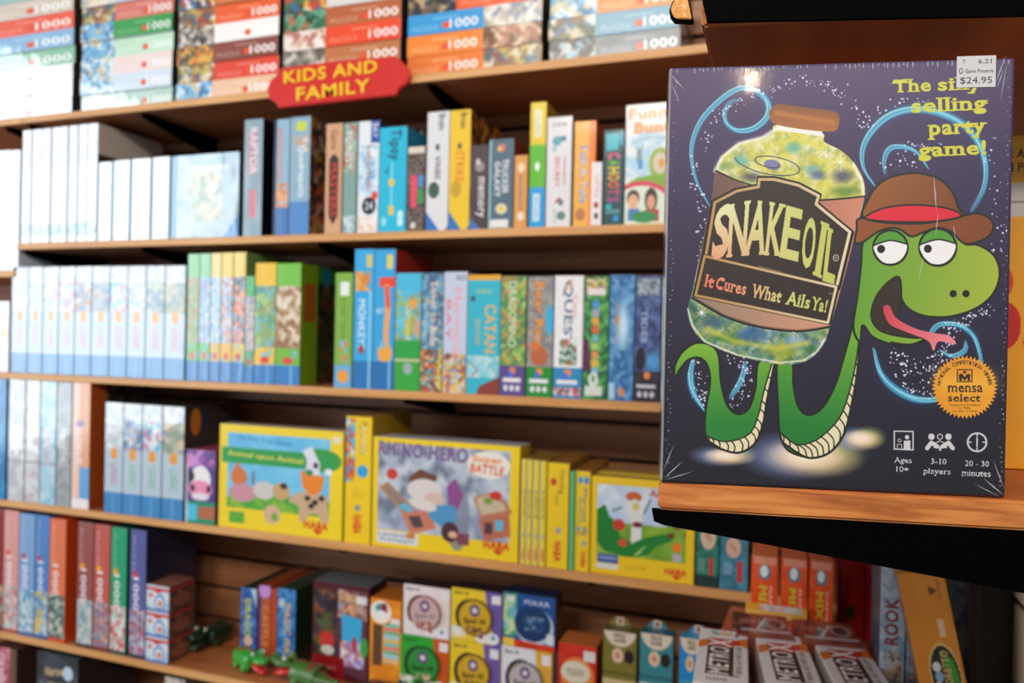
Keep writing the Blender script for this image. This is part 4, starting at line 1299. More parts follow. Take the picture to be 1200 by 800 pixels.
ra = row_box(5, 652, 697, 755, red_art, '8c1c14', 'frontmost of three red cartons with a cream oval', bg='c42c1c', dp=.026, top='b8682c', coat=.4, group='red cartons with cream ovals')
for i in (1, 2):
    copy_thing(ra, ra.location + Vector((0, .0275 * i, 0)), ['', 'middle one of three red cartons with a cream oval', 'rearmost of three red cartons with a cream oval'][i])


def hang_box(x0, x1, yt, tx0, tx1, tyt, c1, c2, top, base, lab):
    def art(c):
        c.r(0, 0, 100, 100, c1)
        c.e(50, -1.5, 48, 13.5, 'd8c8b4')
        c.t('DECK', 50, 3, 3.2, 36, '4c443c', bold=.05)
        c.t('GAME', 50, 7, 3.2, 34, '4c443c', bold=.05)
        c.e(44, 19, 17, 6, 'd8bca0')
        c.e(44, 19, 7, 2.6, 'c87c6c')
        c.e(78, 19, 15, 5.4, '241c20')
        c.r(0, 32, 100, 34.5, top)
        c.r(0, 38, 100, 100, base)
        c.t('LOVE', 50, 46, 4, 40, '6c6454')
    o = row_box(5, x0, x1, yt, art, c2, lab, bg=c1, dp=.04, top=top, group='hang-tab card boxes', coat=.3)
    Y = D + .006
    hx = (xat(tx0, o.location.z + .18, Y + .03) - o.location.x, xat(tx1, o.location.z + .18, Y + .03) - o.location.x)
    h0 = o.dimensions.z
    h1 = at((tx0 + tx1) / 2, tyt, Y + .03)[2] - o.location.z
    pts = [(hx[0], h0 - .004), (hx[1], h0 - .004), (hx[1], h1 - .012), (hx[1] - .008, h1), (hx[0] + .008, h1), (hx[0], h1 - .012)]
    bm = bmesh.new()
    prism(bm, pts, 'y', .0195, .0208)
    link('hang_tab', bm, plain(c1, .5), o)
    bm = bmesh.new()
    cx, cz = (hx[0] + hx[1]) / 2, (h0 + h1) / 2 + .002
    add_box(bm, cx - .009, cx + .009, .0188, .0194, cz - .01, cz + .008, .0004)
    add_box(bm, cx - .004, cx + .004, .0184, .0188, cz - .006, cz + .004, 0, mi=1)
    link('tab_print', bm, [plain('cbb4a4', .5), plain('8c4c4c', .5)], o)


hang_box(704, 743.5, 740, 713, 737, 725, '77702c', '4c4a1c', '5c5a24', 'c8b484', 'olive green hang-tab card box beside the red cartons')
hang_box(747, 786, 743, 757, 780, 730, '34808c', '1c4c58', '246470', 'c0ccc8', 'teal hang-tab card box beside the olive one')
hang_box(793, 822, 748, 806, 828, 736, '1c84c4', '145c8c', '3c98b8', '145c8c', 'bright blue hang-tab card box partly behind the flat white cartons')

# ------------------------------------------------------------------ toy crocodiles on row five
GREEN = plain('2f9a34', .35, .5, 0, 'glossy_green_paint')
OLIVE = plain('3c6c24', .4, .4, 0, 'olive_green_paint')
DGREEN = plain('12301c', .4, .4, 0, 'dark_green_paint')
REDP = plain('c41410', .35, .5, 0, 'red_paint')
RUST = plain('8c3020', .45, .3)
WHT = plain('e8e4dc', .4, .3)
BLK = plain('101010', .3, .3)


def lump(bm, c, r, seg=16, rot=None, mi=0):
    q = bmesh.ops.create_uvsphere(bm, u_segments=seg, v_segments=seg // 2 + 2, radius=1)
    M = Matrix.Translation(c) @ (rot or Matrix.Identity(4)) @ Matrix.Diagonal((r[0], r[1], r[2], 1))
    bmesh.ops.transform(bm, matrix=M, verts=q['verts'])
    for f in {f for v in q['verts'] for f in v.link_faces}:
        f.material_index = mi
        f.smooth = True


def skin_body(name, verts, edges, radii, mats, parent, sub=2):
    me = bpy.data.meshes.new(name)
    me.from_pydata(verts, edges, [])
    o = bpy.data.objects.new(name, me)
    COL.objects.link(o)
    m = o.modifiers.new('skin', 'SKIN')
    m.use_smooth_shade = True
    for v, r in zip(me.skin_vertices[0].data, radii):
        v.radius = r if isinstance(r, tuple) else (r, r)
    me.skin_vertices[0].data[0].use_root = True
    s = o.modifiers.new('subdivision', 'SUBSURF')
    s.levels = s.render_levels = sub
    me.materials.append(mats)
    o.parent = parent
    return o


def toy_croc(loc, rz, body, belly, saddle, label, sc=1.0, tagged=False):
    """head towards +x, standing on four short legs, jaws a little open"""
    t = empty('toy_crocodile', loc, label, 'toy', 'toy crocodiles', rz)
    t.scale = (sc, sc, sc)
    V = [(0, 0, .040), (.030, 0, .044), (.056, 0, .046), (-.032, 0, .037), (-.058, 0, .029), (-.084, 0, .026), (-.104, 0, .038)]
    for sx in (.026, -.028):
        for sy in (1, -1):
            V += [(sx, sy * .026, .024), (sx + .005, sy * .036, .009)]
    Ed = [(0, 1), (1, 2), (0, 3), (3, 4), (4, 5), (5, 6), (1, 7), (7, 8), (1, 9), (9, 10), (3, 11), (11, 12), (3, 13), (13, 14)]
    R = [(.040, .036), (.037, .032), (.028, .024), (.034, .030), (.022, .020), (.013, .013), (.005, .006)] + [.014, .012] * 4
    b = skin_body('body', V, Ed, R, body, t)
    bm = bmesh.new()
    lump(bm, (.086, 0, .060), (.042, .025, .014))
    lump(bm, (.119, 0, .064), (.012, .018, .012))
    for s in (1, -1):
        lump(bm, (.066, s * .014, .074), (.012, .010, .012))
        lump(bm, (.124, s * .008, .075), (.005, .004, .004))
    link('upper_jaw', bm, body, t)
    bm = bmesh.new()
    lump(bm, (.084, 0, .033), (.040, .022, .012), rot=Matrix.Rotation(.24, 4, 'Y'))
    link('lower_jaw', bm, belly, t)['label'] = 'red lower jaw'
    for s in (1, -1):
        bm = bmesh.new()
        lump(bm, (.072, s * .0195, .078), (.0068, .0052, .0068), 12)
        lump(bm, (.0755, s * .0232, .0788), (.0032, .0022, .0032), 8, mi=1)
        link('eye', bm, [WHT, BLK], t)
    bm = bmesh.new()
    for k in range(9):
        x = .045 - k * .016
        h = .012 - abs(k - 3) * .0011
        zc = .075 - max(0, k - 2) * .0052
        q = bmesh.ops.create_cone(bm, cap_ends=True, segments=4, radius1=.006, radius2=.0006, depth=h)
        bmesh.ops.translate(bm, verts=q['verts'], vec=(x, 0, zc))
    link('back_ridge', bm, saddle, t)
    bm = bmesh.new()
    lump(bm, (-.018, 0, .040), (.020, .034, .034))
    link('saddle_patch', bm, saddle, t)
    if tagged:
        bm = bmesh.new()
        add_box(bm, -.011, .011, -.0004, .0004, -.026, .026, .0003, 1)
        bmesh.ops.rotate(bm, verts=bm.verts, cent=(0, 0, 0), matrix=Matrix.Rotation(.22, 3, 'Y'))
        link('price_tag', bm, plain('e4e8f0', .5), t, loc=(.052, -.044, .030))['label'] = 'white paper price tag'
    return t


zc = SHELF[5]


def spot5(x, Y):
    return (xat(x, zc, Y), Y, zc + .0006)


toy_croc(spot5(290, D + .066), -.42, GREEN, REDP, RUST, 'bright green toy crocodile with a red jaw, in front of the lime-lettered spine', .80)
toy_croc(spot5(252, D + .175), -1.55, DGREEN, DGREEN, BLK, 'dark toy crocodile with a white paper tag, deep on the shelf', .85, True)
toy_croc(spot5(361, D + .034), math.pi - .06, OLIVE, REDP, RUST, 'olive toy crocodile with a rusty back, facing the bright green one', .92)
toy_croc(spot5(446, D + .030), -.08, DGREEN, RUST, RUST, 'dark green toy crocodile below the orange carton with the character badge', .78)

# ------------------------------------------------------------------ row six, only the tops show
row_box(6, -12, 17, 758, lambda c: (c.n(0, 0, 100, 100, ['b8586c', 'd0808c', 'a84458', 'd8a0a8'], 24), c.r(74, 0, 100, 100, '6c4c3c'), c.v('GAMES', 36, 20, 36, 30, 'e4ccd4')), '3c2824', 'rose box on the lowest shelf at the picture edge', bg='b8586c', top='54342c')
row_box(6, 41, 89, 767, lambda c: (c.n(0, 0, 100, 100, ['2c343c', '3c444c', '1c242c', '34404c'], 20), c.t('Heroes', 46, 14, 8, 50, 'd8b888', rot=-4, bold=.04), c.e(76, 14, 12, 6, 'b8d4e8'), c.n(10, 24, 90, 70, ['3c5468', '8c7c6c', '24303c', 'b0987c'], 12)), '141a20', 'dark slate box with tan lettering on the lowest shelf', bg='2c343c', top='343c44')
row_box(6, 190, 214, 794, multi(['b8b0a8', 'd0c8c0', '8c8480'], 20), '5c5450', 'small pale box on the lowest shelf below the small cartons', bg='b8b0a8')

# ------------------------------------------------------------------ the near rack: its boards, brackets, back panel
ANG = math.radians(9.5)
E1 = np.array([math.cos(ANG), math.sin(ANG), 0])
A0 = np.array([-.07017, .48809, 1.33])


def rack_board(A, thick, up, far, width, left_dx=0.0):
    """board outline in plan, seen from its narrow end; returns world coords"""
    B = A + E1 * width
    return [(A[0], A[1]), (B[0], B[1]), (B[0], far), (A[0] + left_dx, far)]


def rack_shelf(A, thick, far, width, label, bracket, above=False, dx=0.0):
    o = empty('rack_shelf', tuple(A), label, 'shelf')
    pts = [(x - A[0], y - A[1]) for x, y in rack_board(A, thick, 0, far, width, dx)]
    z0, z1 = (0, thick) if above else (-thick, 0)
    bm = bmesh.new()
    prism(bm, pts, 'z', z0, z1)
    bmesh.ops.bevel(bm, geom=[e for e in bm.edges], offset=.0018, segments=3, affect='EDGES')
    bm.normal_update()
    for f in bm.faces:
        f.material_index = 1 if f.normal.y < -.6 else 0
    link('board', bm, [RACKWOOD, RACKOAK], o)
    bm = bmesh.new()
    prism(bm, bracket, 'y', -.0035 if above else .0012, -.0006 if above else .0062)
    bmesh.ops.rotate(bm, verts=bm.verts, cent=(0, 0, 0), matrix=Matrix.Rotation(ANG, 3, 'Z'))
    link('bracket', bm, BLACK, o)
    return o


lowb = [(-.0035, -.0178), (.34, -.0178), (.34, -.072), (.30, -.066), (.004, -.0275), (-.002, -.0255)]
rack_shelf(A0, .0176, 1.5, .335, 'orange-brown oak rack shelf carrying the big snake box', lowb)
A1 = np.array([-.0494, .4918, 1.42 + .2012])
upb = [(-.004, .034), (.345, .04), (.345, -.014), (.2, -.0045), (.0035, .0016)]
ush = rack_shelf(A1, .0176, 1.5, .32, 'reddish wooden rack shelf overhead, above the big snake box', upb, True)
lo_t = -.50
A2 = np.array([-.118, .83, 1.42 + lo_t])
rack_shelf(A2, .0176, 1.5, .385, 'low rack shelf under the flat white cartons', [(0, -.018), (.37, -.018), (.37, -.07), (.02, -.03)], False, .045)
AMB = new_mat('amber_clear_plastic')
AMB[3].inputs['Base Color'].default_value = lin('d89438')
AMB[3].inputs['Roughness'].default_value = .12
AMB[3].inputs['Coat Weight'].default_value = 1
wrap_bump(AMB[1], AMB[2], AMB[3], 220, .9)
ol = [(813, 27), (791, 26), (786, 20), (784.5, 12), (788, 3), (796, -4), (806, -8)]
PL = []
nrm = np.array([-E1[1], E1[0], 0])
for x, y in ol:
    d = ray(x, y)
    PL.append(CAM + d * ((nrm @ (A1 - CAM)) / (nrm @ d)) - A1)
loc2 = [(p @ E1, p[2]) for p in PL]
cen = np.mean(loc2, 0)
hold = [(tuple(cen + (np.array(q) - cen) * k)) for k in (1.0,) for q in loc2]
bm = bmesh.new()
prism(bm, hold, 'y', -.002, .003)
bmesh.ops.rotate(bm, verts=bm.verts, cent=(0, 0, 0), matrix=Matrix.Rotation(ANG, 3, 'Z'))
th = link('tag_holder', bm, BLACK, ush)
bm = bmesh.new()
prism(bm, [tuple(cen + (np.array(q) - cen) * .86) for q in loc2], 'y', -.0032, -.0019)
bmesh.ops.bevel(bm, geom=bm.edges[:], offset=.0005, segments=2, affect='EDGES')
bmesh.ops.rotate(bm, verts=bm.verts, cent=(0, 0, 0), matrix=Matrix.Rotation(ANG, 3, 'Z'))
link('amber_window', bm, AMB[0], th)['label'] = 'glossy amber window of the tag holder'

bm = bmesh.new()
z = 0.0
while z < 2.3:
    add_box(bm, .277, .29, .62, 1.56, z + .003, z + .0985, .002, 1)
    z += .1016
add_box(bm, .288, .30, .62, 1.56, 0, 2.33, 0, mi=1)
struct(link('wall_right', bm, [plain('b8a284', .6), GROOVE]))

# ------------------------------------------------------------------ things on the low rack shelf
ZT = 1.42 + lo_t + .0005


def px_box(Y, x0, x1, yt, art, side, label, bg, dp=.1, zb=ZT, **k):
    X0, X1 = xat(x0, zb, Y), xat(x1, zb, Y)
    h = at((x0 + x1) / 2, yt, Y)[2] - zb
    return make_box(label, ((X0 + X1) / 2, Y + dp / 2, zb), X1 - X0, dp, h, art, side, bg=bg, **k)


def flat_box(TL, TR, length, thick, ztop, art, side, label, bg, **k):
    a, b = atz(*TL, ztop), atz(*TR, ztop)
    v = b - a
    wd = float(np.hypot(v[0], v[1]))
    rz = math.atan2(v[1], v[0])
    bk = np.array([math.sin(rz), -math.cos(rz), 0])
    c = (a + b) / 2 + bk * length
    o = make_box(label, (c[0], c[1], ztop - thick / 2), wd, thick, length, art, side, bg=bg, **k)
    o.rotation_euler = (-math.pi / 2, 0, rz)
    return o


def metro(c):
    c.r(0, 0, 100, 100, 'd8d4d4')
    c.r(0, 0, 100, 3, 'e8e8ec')
    c.e(34, 7, 10, 3.5, '7cb4a0', rot=.3)
    c.e(56, 7, 14, 4, 'd8a878')
    c.p([(24, 4), (36, 7), (30, 10)], '4c6c4c')
    c.r(74, 3, 80, 12, '5c5c7c')
    c.p([(0, 26), (34, 18), (34, 30), (0, 40)], 'd06a1c')
    c.p([(76, 18), (100, 12), (100, 30), (76, 32)], 'd8701c')
    c.p([(20, 18), (84, 18), (84, 84), (20, 84)], '3a2420')
    c.p([(24, 18), (60, 18), (64, 34), (24, 32)], 'b8241c')
    c.p([(62, 18), (84, 18), (84, 28), (66, 34)], 'c8281c')
    c.v('METRO', 44, 58, 40, 48, 'e8e4e0', up=True, bold=.03)
    c.v('X', 44, 26, 46, 14, 'f0ece8', up=True, bold=.05)
    c.r(72, 28, 92, 82, 'd8d4d0')
    c.v('THE RAIL AND WRITE GAME', 82, 55, 12, 50, '4c3c38', up=True)
    c.t('GAME', 42, 91, 5, 40, '6c5c54', bold=.03)


zt = 1.42 - .43
mx = None
for i, (TL, TR, lab) in enumerate([((821, 735), (876, 742), 'flat white card game carton with orange bands, first of three, beside the hang-tab boxes'),
                                   ((884, 740.5), (942, 746.5), 'flat white card game carton with orange bands, middle of three lying in a row'),
                                   ((951.5, 748), (1011, 753.5), 'flat white card game carton with orange bands, nearest the red-lettered spines')]):
    o = flat_box(TL, TR, .19, .03, zt, metro, 'd4ccc4', lab, 'd8d4d4', group='flat white card game cartons', coat=.5, bump=.2, res=1500)
    a = o.location.copy()
    copy_thing(o, a - Vector((0, 0, .0312)), 'lower flat white carton directly under the ' + ['first of three beside the hang-tab boxes', 'middle of the three', 'one nearest the red-lettered spines'][i]).rotation_euler = o.rotation_euler


def brown_art(c):
    c.n(0, 0, 100, 100, ['6c2c20', '5c3430', '8c5040', '4c2824'], 18)
    c.t('XANADU', 32, 40, 22, 44, 'b08070', bold=.03)
    c.e(74, 42, 18, 26, 'a08c84')
    c.e(74, 42, 12, 17, '4c3c3c')
    c.s([(40, 70), (60, 20)], 4, 'd8c8bc')
    c.r(10, 72, 96, 84, 'c0c4d0', .8)  # pale stroke and bar: highlights of the clear plastic painted into the art


for TL, TR, lab in [((858, 716), (921, 722), 'flat brown carton with a grey spiral behind the first two white cartons'), ((927, 724), (995, 730), 'flat brown carton with a grey spiral in front of the red box')]:
    o = flat_box(TL, TR, .092, .03, zt + .004, brown_art, '7c3420', lab, '6c2c20', coat=1, croug=.08, group='flat brown cartons')
    copy_thing(o, o.location - Vector((0, 0, .0312)), lab.replace('flat brown', 'lower flat brown'), o.rotation_euler.z).rotation_euler = o.rotation_euler


def orange_art(c):
    c.n(0, 0, 100, 100, ['e8501c', 'ec5820', 'e04818'], 30)
    c.r(8, 0, 92, 9, 'd8a898', .7)
    c.e(50, 18, 24, 9, '4c7c8c')
    c.e(48, 17, 15, 7, 'e4e8ec')
    c.v('MIX', 44, 50, 30, 32, 'c8c83c', bold=.06)
    c.v('GAME', 74, 50, 12, 34, 'f0d8d0')
    c.r(40, 88, 82, 97, 'ece0c8')


for i, (x0, x1, yt) in enumerate([(879, 910, 652), (914, 944.5, 655), (947, 975, 658)]):
    px_box(1.335, x0, x1, yt, orange_art, 'c83c14', ['first of three bright orange upright cartons, at the shelf end', 'middle of three bright orange upright cartons', 'bright orange upright carton touching the tall red box'][i], 'e8501c', dp=.11, top='e87c4c', group='bright orange upright cartons', coat=.8, bump=.4)
px_box(1.41, 980, 1012, 628, lambda c: (c.n(0, 0, 100, 100, ['a41410', 'b01814', '98100c'], 40), c.v('FLAMME', 24, 44, 14, 26, 'a8782c'), c.e(46, 76, 26, 6, '4c2c20'), c.e(54, 72, 12, 4, '2c3020')), '8c100c', 'tall plain red box with a small dark motif', 'b01814', dp=.08, top='8c100c')
px_box(1.41, 1013.5, 1027, 628, lambda c: (c.r(0, 0, 100, 100, 'b81814'), c.r(88, 0, 100, 100, 'd88c3c')), '8c100c', 'narrow red box between the tall red box and the red-lettered spine', 'b81814', dp=.08)


def rook(c):
    c.n(0, 0, 100, 100, ['9cb8cc', 'b4c8d4', '88a8c0', 'c8d4d8'], 26)
    c.v('ROOK', 46, 43, 54, 27, '8c1c20', up=True, bold=.05)
    c.n(20, 60, 90, 94, ['b8b8bc', 'a85048', '5c7474', 'c8c0b4', '3c5868', 'c0b070'], 16)
    c.r(0, 94, 100, 100, '9c5c6c')


px_box(1.12, 1029, 1058.5, 640, rook, '3c5468', 'pale blue shrink-wrapped spine with big dark red letters', 'a8c0d0', dp=.1, coat=1, croug=.1, bump=.5)
px_box(1.12, 1060, 1086, 642, lambda c: (c.n(0, 0, 100, 100, ['8ca8bc', 'a8bcc8', '7898b0'], 26), c.v('DECK', 34, 46, 36, 24, 'b07070', up=True, bold=.04), c.n(10, 62, 50, 92, ['a8b0b4', '5c7080', 'b07c70'], 14), c.r(56, 0, 70, 100, '2c4460'), c.r(70, 0, 100, 100, '1c2c40')), '14202c', 'pale blue spine with faded red letters, behind the leaning yellow carton', '8ca8bc', dp=.1, coat=1, croug=.1, bump=.5)


def yellow_art(c):
    c.n(0, 0, 100, 100, ['dc8c1c', 'e0942c', 'd88818'], 40)
    c.p([(60, 7), (78, 10), (60, 12)], '7c3c14')
    c.v('AMIGO', 82, 9, 8, 9, '9c541c')
    c.r(64, 24, 78, 33, 'ecc8a0')
    c.e(60, 53, 33, 17, 'e8c47c')
    c.e(60, 53, 30, 15.6, '142418')
    c.p([(60, 40), (82, 45), (88, 55), (74, 66), (64, 60)], '3c9c2c')
    c.e(44, 48, 9, 2.6, 'e4e8ec'); c.e(46, 53, 9, 2.8, '8cb4d8'); c.e(42, 58, 8, 2.6, 'e4e4e4')
    c.v('COLORETTO', 64, 53, 17, 26, 'e8b478', up=True, bold=.05)


bx = xat(1121, ZT, 1.03)
yb = make_box('leaning yellow-orange carton with a green and black oval emblem', (bx, 1.03, ZT + .0055), .05, .045, .232, yellow_art, '6c3c14', bg='dc8c1c', coat=.7, bump=.2, top='b8782c')
yb.rotation_euler = (0, -.205, 0)
px_box(1.20, 1108, 1137, 640, lambda c: (c.n(0, 0, 100, 100, ['7c9cb4', '94b0c0', '5c7c98'], 30), c.r(70, 0, 100, 100, '34485c'), c.v('CARDS', 40, 62, 26, 30, '3c4858', up=True)), '1c2830', 'blue-grey wrapped spine between the leaning carton and the black box', '7c9cb4', dp=.1, coat=1, croug=.1, bump=.5)
px_box(1.06, 1142, 1183, 660, lambda c: (c.r(0, 0, 100, 100, '0e1012'), c.e(46, 42, 24, 9, '181c1e'), c.r(2, 0, 6, 100, '2c3438')), '0a0a0c', 'glossy black box at the end of the low rack shelf', '0e1012', dp=.03, coat=.25, croug=.15, rough=.7)
P0, P1 = at(874, 705, 1.325), at(946, 721, 1.325)
bm = bmesh.new()
add_box(bm, 0, P1[0] - P0[0], 0, .0015, -.022, 0, .0005, 1)
c = Art(160, 50, 'e0a038')
c.r(24, 0, 92, 46, 'd8d0d4')
c.n(24, 4, 92, 44, ['d8a0a0', 'b0a8d0', 'a8c8a0', 'e0d0c8', 'e0b0a0'], 8)
c.n(0, 50, 100, 100, ['e0a038', 'e8b45c', 'd89430'], 14)
uv = bm.loops.layers.uv.new('print')
for f in bm.faces:
    for l in f.loops:
        l[uv].uv = (l.vert.co.x / (P1[0] - P0[0]), l.vert.co.z / .022 + 1)
tag(link('shelf_label', bm, print_mat('label_strip', c, .3, 1, .1, .4), loc=tuple(P0)), 'yellow and white printed strip along the foot of the orange cartons', 'label')

# ------------------------------------------------------------------ yellow box half hidden behind the big one
q = atz(1184, 550, 1.33)
yl = make_box('yellow-orange box half hidden behind the big snake box', (0, 0, 1.3304), .075, .05, .25,
              lambda c: (c.r(0, 0, 100, 100, 'dc961c'), c.r(0, 0, 100, 24, 'e0a828'), c.t('2 AND UP', 30, 5.5, 2.6, 46, '3c1c14', bold=.03), c.t('4 PLAYERS', 32, 9.5, 2.6, 50, '3c1c14', bold=.03),
                         c.p([(0, 15), (20, 14), (50, 16), (100, 14), (100, 24), (60, 25), (30, 24), (0, 25)], 'b8b0a8'), c.s([(0, 20), (100, 20)], 2, '7c746c'), c.e(8, 57, 14, 7, 'b82418'), c.e(4, 44, 10, 5, 'c83c1c'), c.e(30, 62, 6, 2.5, 'c8541c')),
              'a86c14', bg='dc961c', rot=ANG, coat=.5)
yl.location = (q[0] + .026 * E1[0] - .025 * E1[1] + .0, q[1] + .026 * E1[1] + .025 * E1[0], 1.3304)

# ------------------------------------------------------------------ the big box of the picture
BL, BR = atz(775, 565, 1.3302), atz(1178, 583.5, 1.3302)
v = BR - BL
WD, RZ = float(np.hypot(v[0], v[1])), math.atan2(v[1], v[0])
EX = np.array([math.cos(RZ), math.sin(RZ), 0])
HT, DP = .2655, .055
quad_px = np.array([proj(BL + np.array([0, 0, HT])), proj(BL + EX * WD + np.array([0, 0, HT])), proj(BL + EX * WD), proj(BL)])
Hm = []
for (x, y), (u, t) in zip(quad_px, [(0, 0), (1, 0), (1, 1), (0, 1)]):
    Hm += [[x, y, 1, 0, 0, 0, -u * x, -u * y, -u], [0, 0, 0, x, y, 1, -t * x, -t * y, -t]]
Hm = np.linalg.svd(np.array(Hm))[2][-1].reshape(3, 3)
CW, CH = 1000, 1300


def face_uv(p):
    q = np.hstack([np.asarray(p, float), np.ones((len(p), 1))]) @ Hm.T
    return q[:, :2] / q[:, 2:]


c = Art(CW, CH, '2a2340', lambda p: face_uv(p) * np.array([CW, CH]), CW / 402)
# ground colour, its top lightened by a painted-in reflection, and the soft coloured light pools printed under the creature
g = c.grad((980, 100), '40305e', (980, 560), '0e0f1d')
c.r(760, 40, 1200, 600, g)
for cx, cy, rx, ry in [(850, 533, 30, 9), (945, 533, 56, 21), (1008, 513, 24, 11)]:
    c.e(cx - rx * .35, cy + 1, rx * .8, ry, '7c98c8', .8, soft=.5)
    c.e(cx + rx * .45, cy - 1, rx * .6, ry * .9, 'a8c878', .7, soft=.5)
    c.e(cx + rx * .1, cy + 2, rx * .75, ry * .85, 'dcae84', .85, soft=.5)
    c.e(cx, cy, rx * .55, ry * .6, 'ece0cc', .9, soft=.5)
# glowing blue curls
curls = [([(832, 242), (816, 212), (810, 176), (820, 144), (842, 119), (865, 104), (884, 105), (899, 119), (899, 136), (884, 150), (865, 153), (852, 145), (849, 132), (856, 120), (867, 117)], 1.0),
         ([(1026, 219), (1012, 197), (1011, 174), (1022, 153), (1041, 136), (1067, 128), (1097, 131), (1129, 146), (1148, 170), (1155, 196), (1152, 222), (1138, 248)], 1.25),
         ([(1037, 204), (1036, 187), (1043, 174), (1058, 172), (1075, 179), (1088, 198)], .8),
         ([(1024, 408), (1031, 435), (1047, 454), (1072, 467), (1097, 468), (1112, 462)], 1.25),
         ([(1096, 402), (1091, 391), (1102, 380), (1124, 381), (1141, 394), (1149, 418), (1150, 434)], .8),
         ([(1132, 399), (1130, 411), (1115, 417), (1101, 410)], .7),
         ([(813, 419), (809, 440), (813, 461), (826, 482)], 1.1), ([(874, 423), (868, 446), (855, 467)], .8)]
for pts, k in curls:
    c.s(pts, 13 * k, '2a5a94', .45, soft=1, sm=True, taper=True)
    c.s(pts, 7.5 * k, '3690b8', .85, sm=True, taper=True)
    c.s(pts, 4 * k, '58b4d0', .6, soft=.8, sm=True, taper=True)
    off = [(x - 1.6, y - 1.8) for x, y in pts]
    c.s(off, 1.6 * k, 'a0d4dc', .9, sm=True, taper=True)
    c.s([(x + 2, y + 1.6) for x, y in pts], 1.6 * k, '6cc8e8', .8, sm=True, taper=True)
# sprinkled white dots
rg = random.Random(11)
dots = [([(815, 200), (828, 165), (842, 135), (858, 126), (880, 112), (905, 104), (925, 98), (945, 93), (968, 100), (985, 108), (1004, 128), (1010, 150)], 110, 9),
        ([(1060, 168), (1080, 172), (1095, 165)], 16, 8), ([(1012, 150), (1030, 130), (1060, 118), (1090, 122)], 30, 8), ([(1160, 180), (1172, 260), (1166, 300)], 26, 9),
        ([(1050, 410), (1062, 430), (1085, 436), (1098, 424), (1110, 400)], 120, 14), ([(1110, 392), (1135, 372), (1160, 362)], 60, 10), ([(1060, 455), (1085, 462), (1098, 452)], 26, 9),
        ([(812, 412), (818, 450), (826, 470), (845, 425), (878, 432), (868, 462), (856, 478)], 120, 12), ([(1040, 195), (1060, 188), (1078, 196)], 20, 8), ([(810, 215), (822, 245), (820, 300)], 30, 8)]
for path, n, sp in dots:
    P = c.curve(path, False, 10)
    for i in range(n):
        p = P[rg.randrange(len(P))]
        c.e(p[0] + rg.gauss(0, sp * .48), p[1] + rg.gauss(0, sp * .48), *([rg.choice([.7, .9, 1.1, 1.3])] * 2), 'dfe4f8', rg.uniform(.55, 1))

# the creature: one green ribbon in two loops, cream underside
INK = '10180e'
gb = c.grad((900, 400), '7cae30', (900, 500), '1f7a2c')
loopA = [(791, 443), (791, 428), (800, 412), (815, 402), (832, 404), (842, 416), (845, 448), (852, 474), (864, 485), (877, 479), (885, 456), (889, 424), (908, 420), (904, 440), (899, 466), (894, 496), (885, 519), (867, 530), (848, 527), (832, 519), (826, 505), (827, 480), (832, 448), (829, 428), (819, 419), (806, 422), (796, 434)]
c.p(loopA, gb, sm=True, line=INK, lw=2.6)
loopB = [(911, 424), (928, 424), (930, 452), (936, 477), (948, 486), (964, 477), (979, 450), (990, 414), (998, 384), (1002, 360), (1012, 372), (1008, 401), (1003, 440), (998, 474), (989, 506), (977, 526), (961, 535), (943, 535), (923, 527), (914, 509), (912, 480)]
gb2 = c.grad((960, 380), '74a830', (940, 505), '18742a')
c.p(loopB, gb2, sm=True, line=INK, lw=2.6)


def belly(inner, outer, n):
    a, b = c.curve(inner, False, 8), c.curve(outer, False, 8)
    c.p(np.vstack([a, b[::-1]]), 'dcd4b0')
    for i in range(n + 1):
        t = i / n
        p, q = a[int(t * (len(a) - 1))], b[int(t * (len(b) - 1))]
        m = (p + q) / 2 + (q - p)[::-1] * np.array([.18, -.18])
        c.s([p, m, q], 1.5, INK, sm=True)
    c.s(a, 1.6, INK)
    c.s(b, 2.6, INK)


belly([(829, 511), (846, 517), (864, 515), (880, 506), (889, 485), (895, 459), (904, 428)], [(831, 517), (848, 527), (867, 530), (885, 519), (894, 497), (899, 468), (908, 424)], 14)
belly([(915, 507), (932, 520), (951, 518), (969, 506), (985, 487), (995, 460), (1002, 430), (1007, 396)], [(918, 519), (943, 535), (961, 535), (977, 526), (990, 506), (998, 474), (1004, 440), (1008, 400)], 18)

# the bottle
glass = [(911, 146), (962, 155), (966, 166), (985, 176), (1000, 190), (1011, 209), (1013, 230), (1003, 270), (988, 330), (972, 385), (966, 402), (956, 415), (942, 424), (914, 427), (865, 417), (826, 401), (810, 382), (806, 362), (812, 338), (824, 280), (834, 230), (839, 200), (846, 184), (866, 168), (893, 161), (905, 155)]
glass = c.curve(glass, True, 5)
M = c.mask(glass)
c.p(glass, 'd8d8d0')
c.n(800, 140, 1020, 240, ['d4cc50', 'dcdcc8', 'c4c040', 'b0b048', 'e0e0b8', 'd0c840', 'dcd870'], 14, mask=M, k2=1.0)
c.n(800, 140, 1020, 240, ['d8d468', 'e4e4d4', 'a8ac48', '6c8c54', 'd8d48c', 'c8c448'], 6, .5, mask=M, k2=1.0)
c.n(800, 330, 1020, 430, ['2f6c4c', '9cac40', '4c7ca0', 'b0c0bc', '3c6484', '7c9838', '1f5434', 'a8b8a8'], 13, mask=M, k2=1.0)
c.n(800, 330, 1020, 430, ['3c7c44', 'c0b84c', '6c94b4', 'd8dcd8', '2c5470', '98a848', '2c6038'], 5, .5, mask=M, k2=1.0)
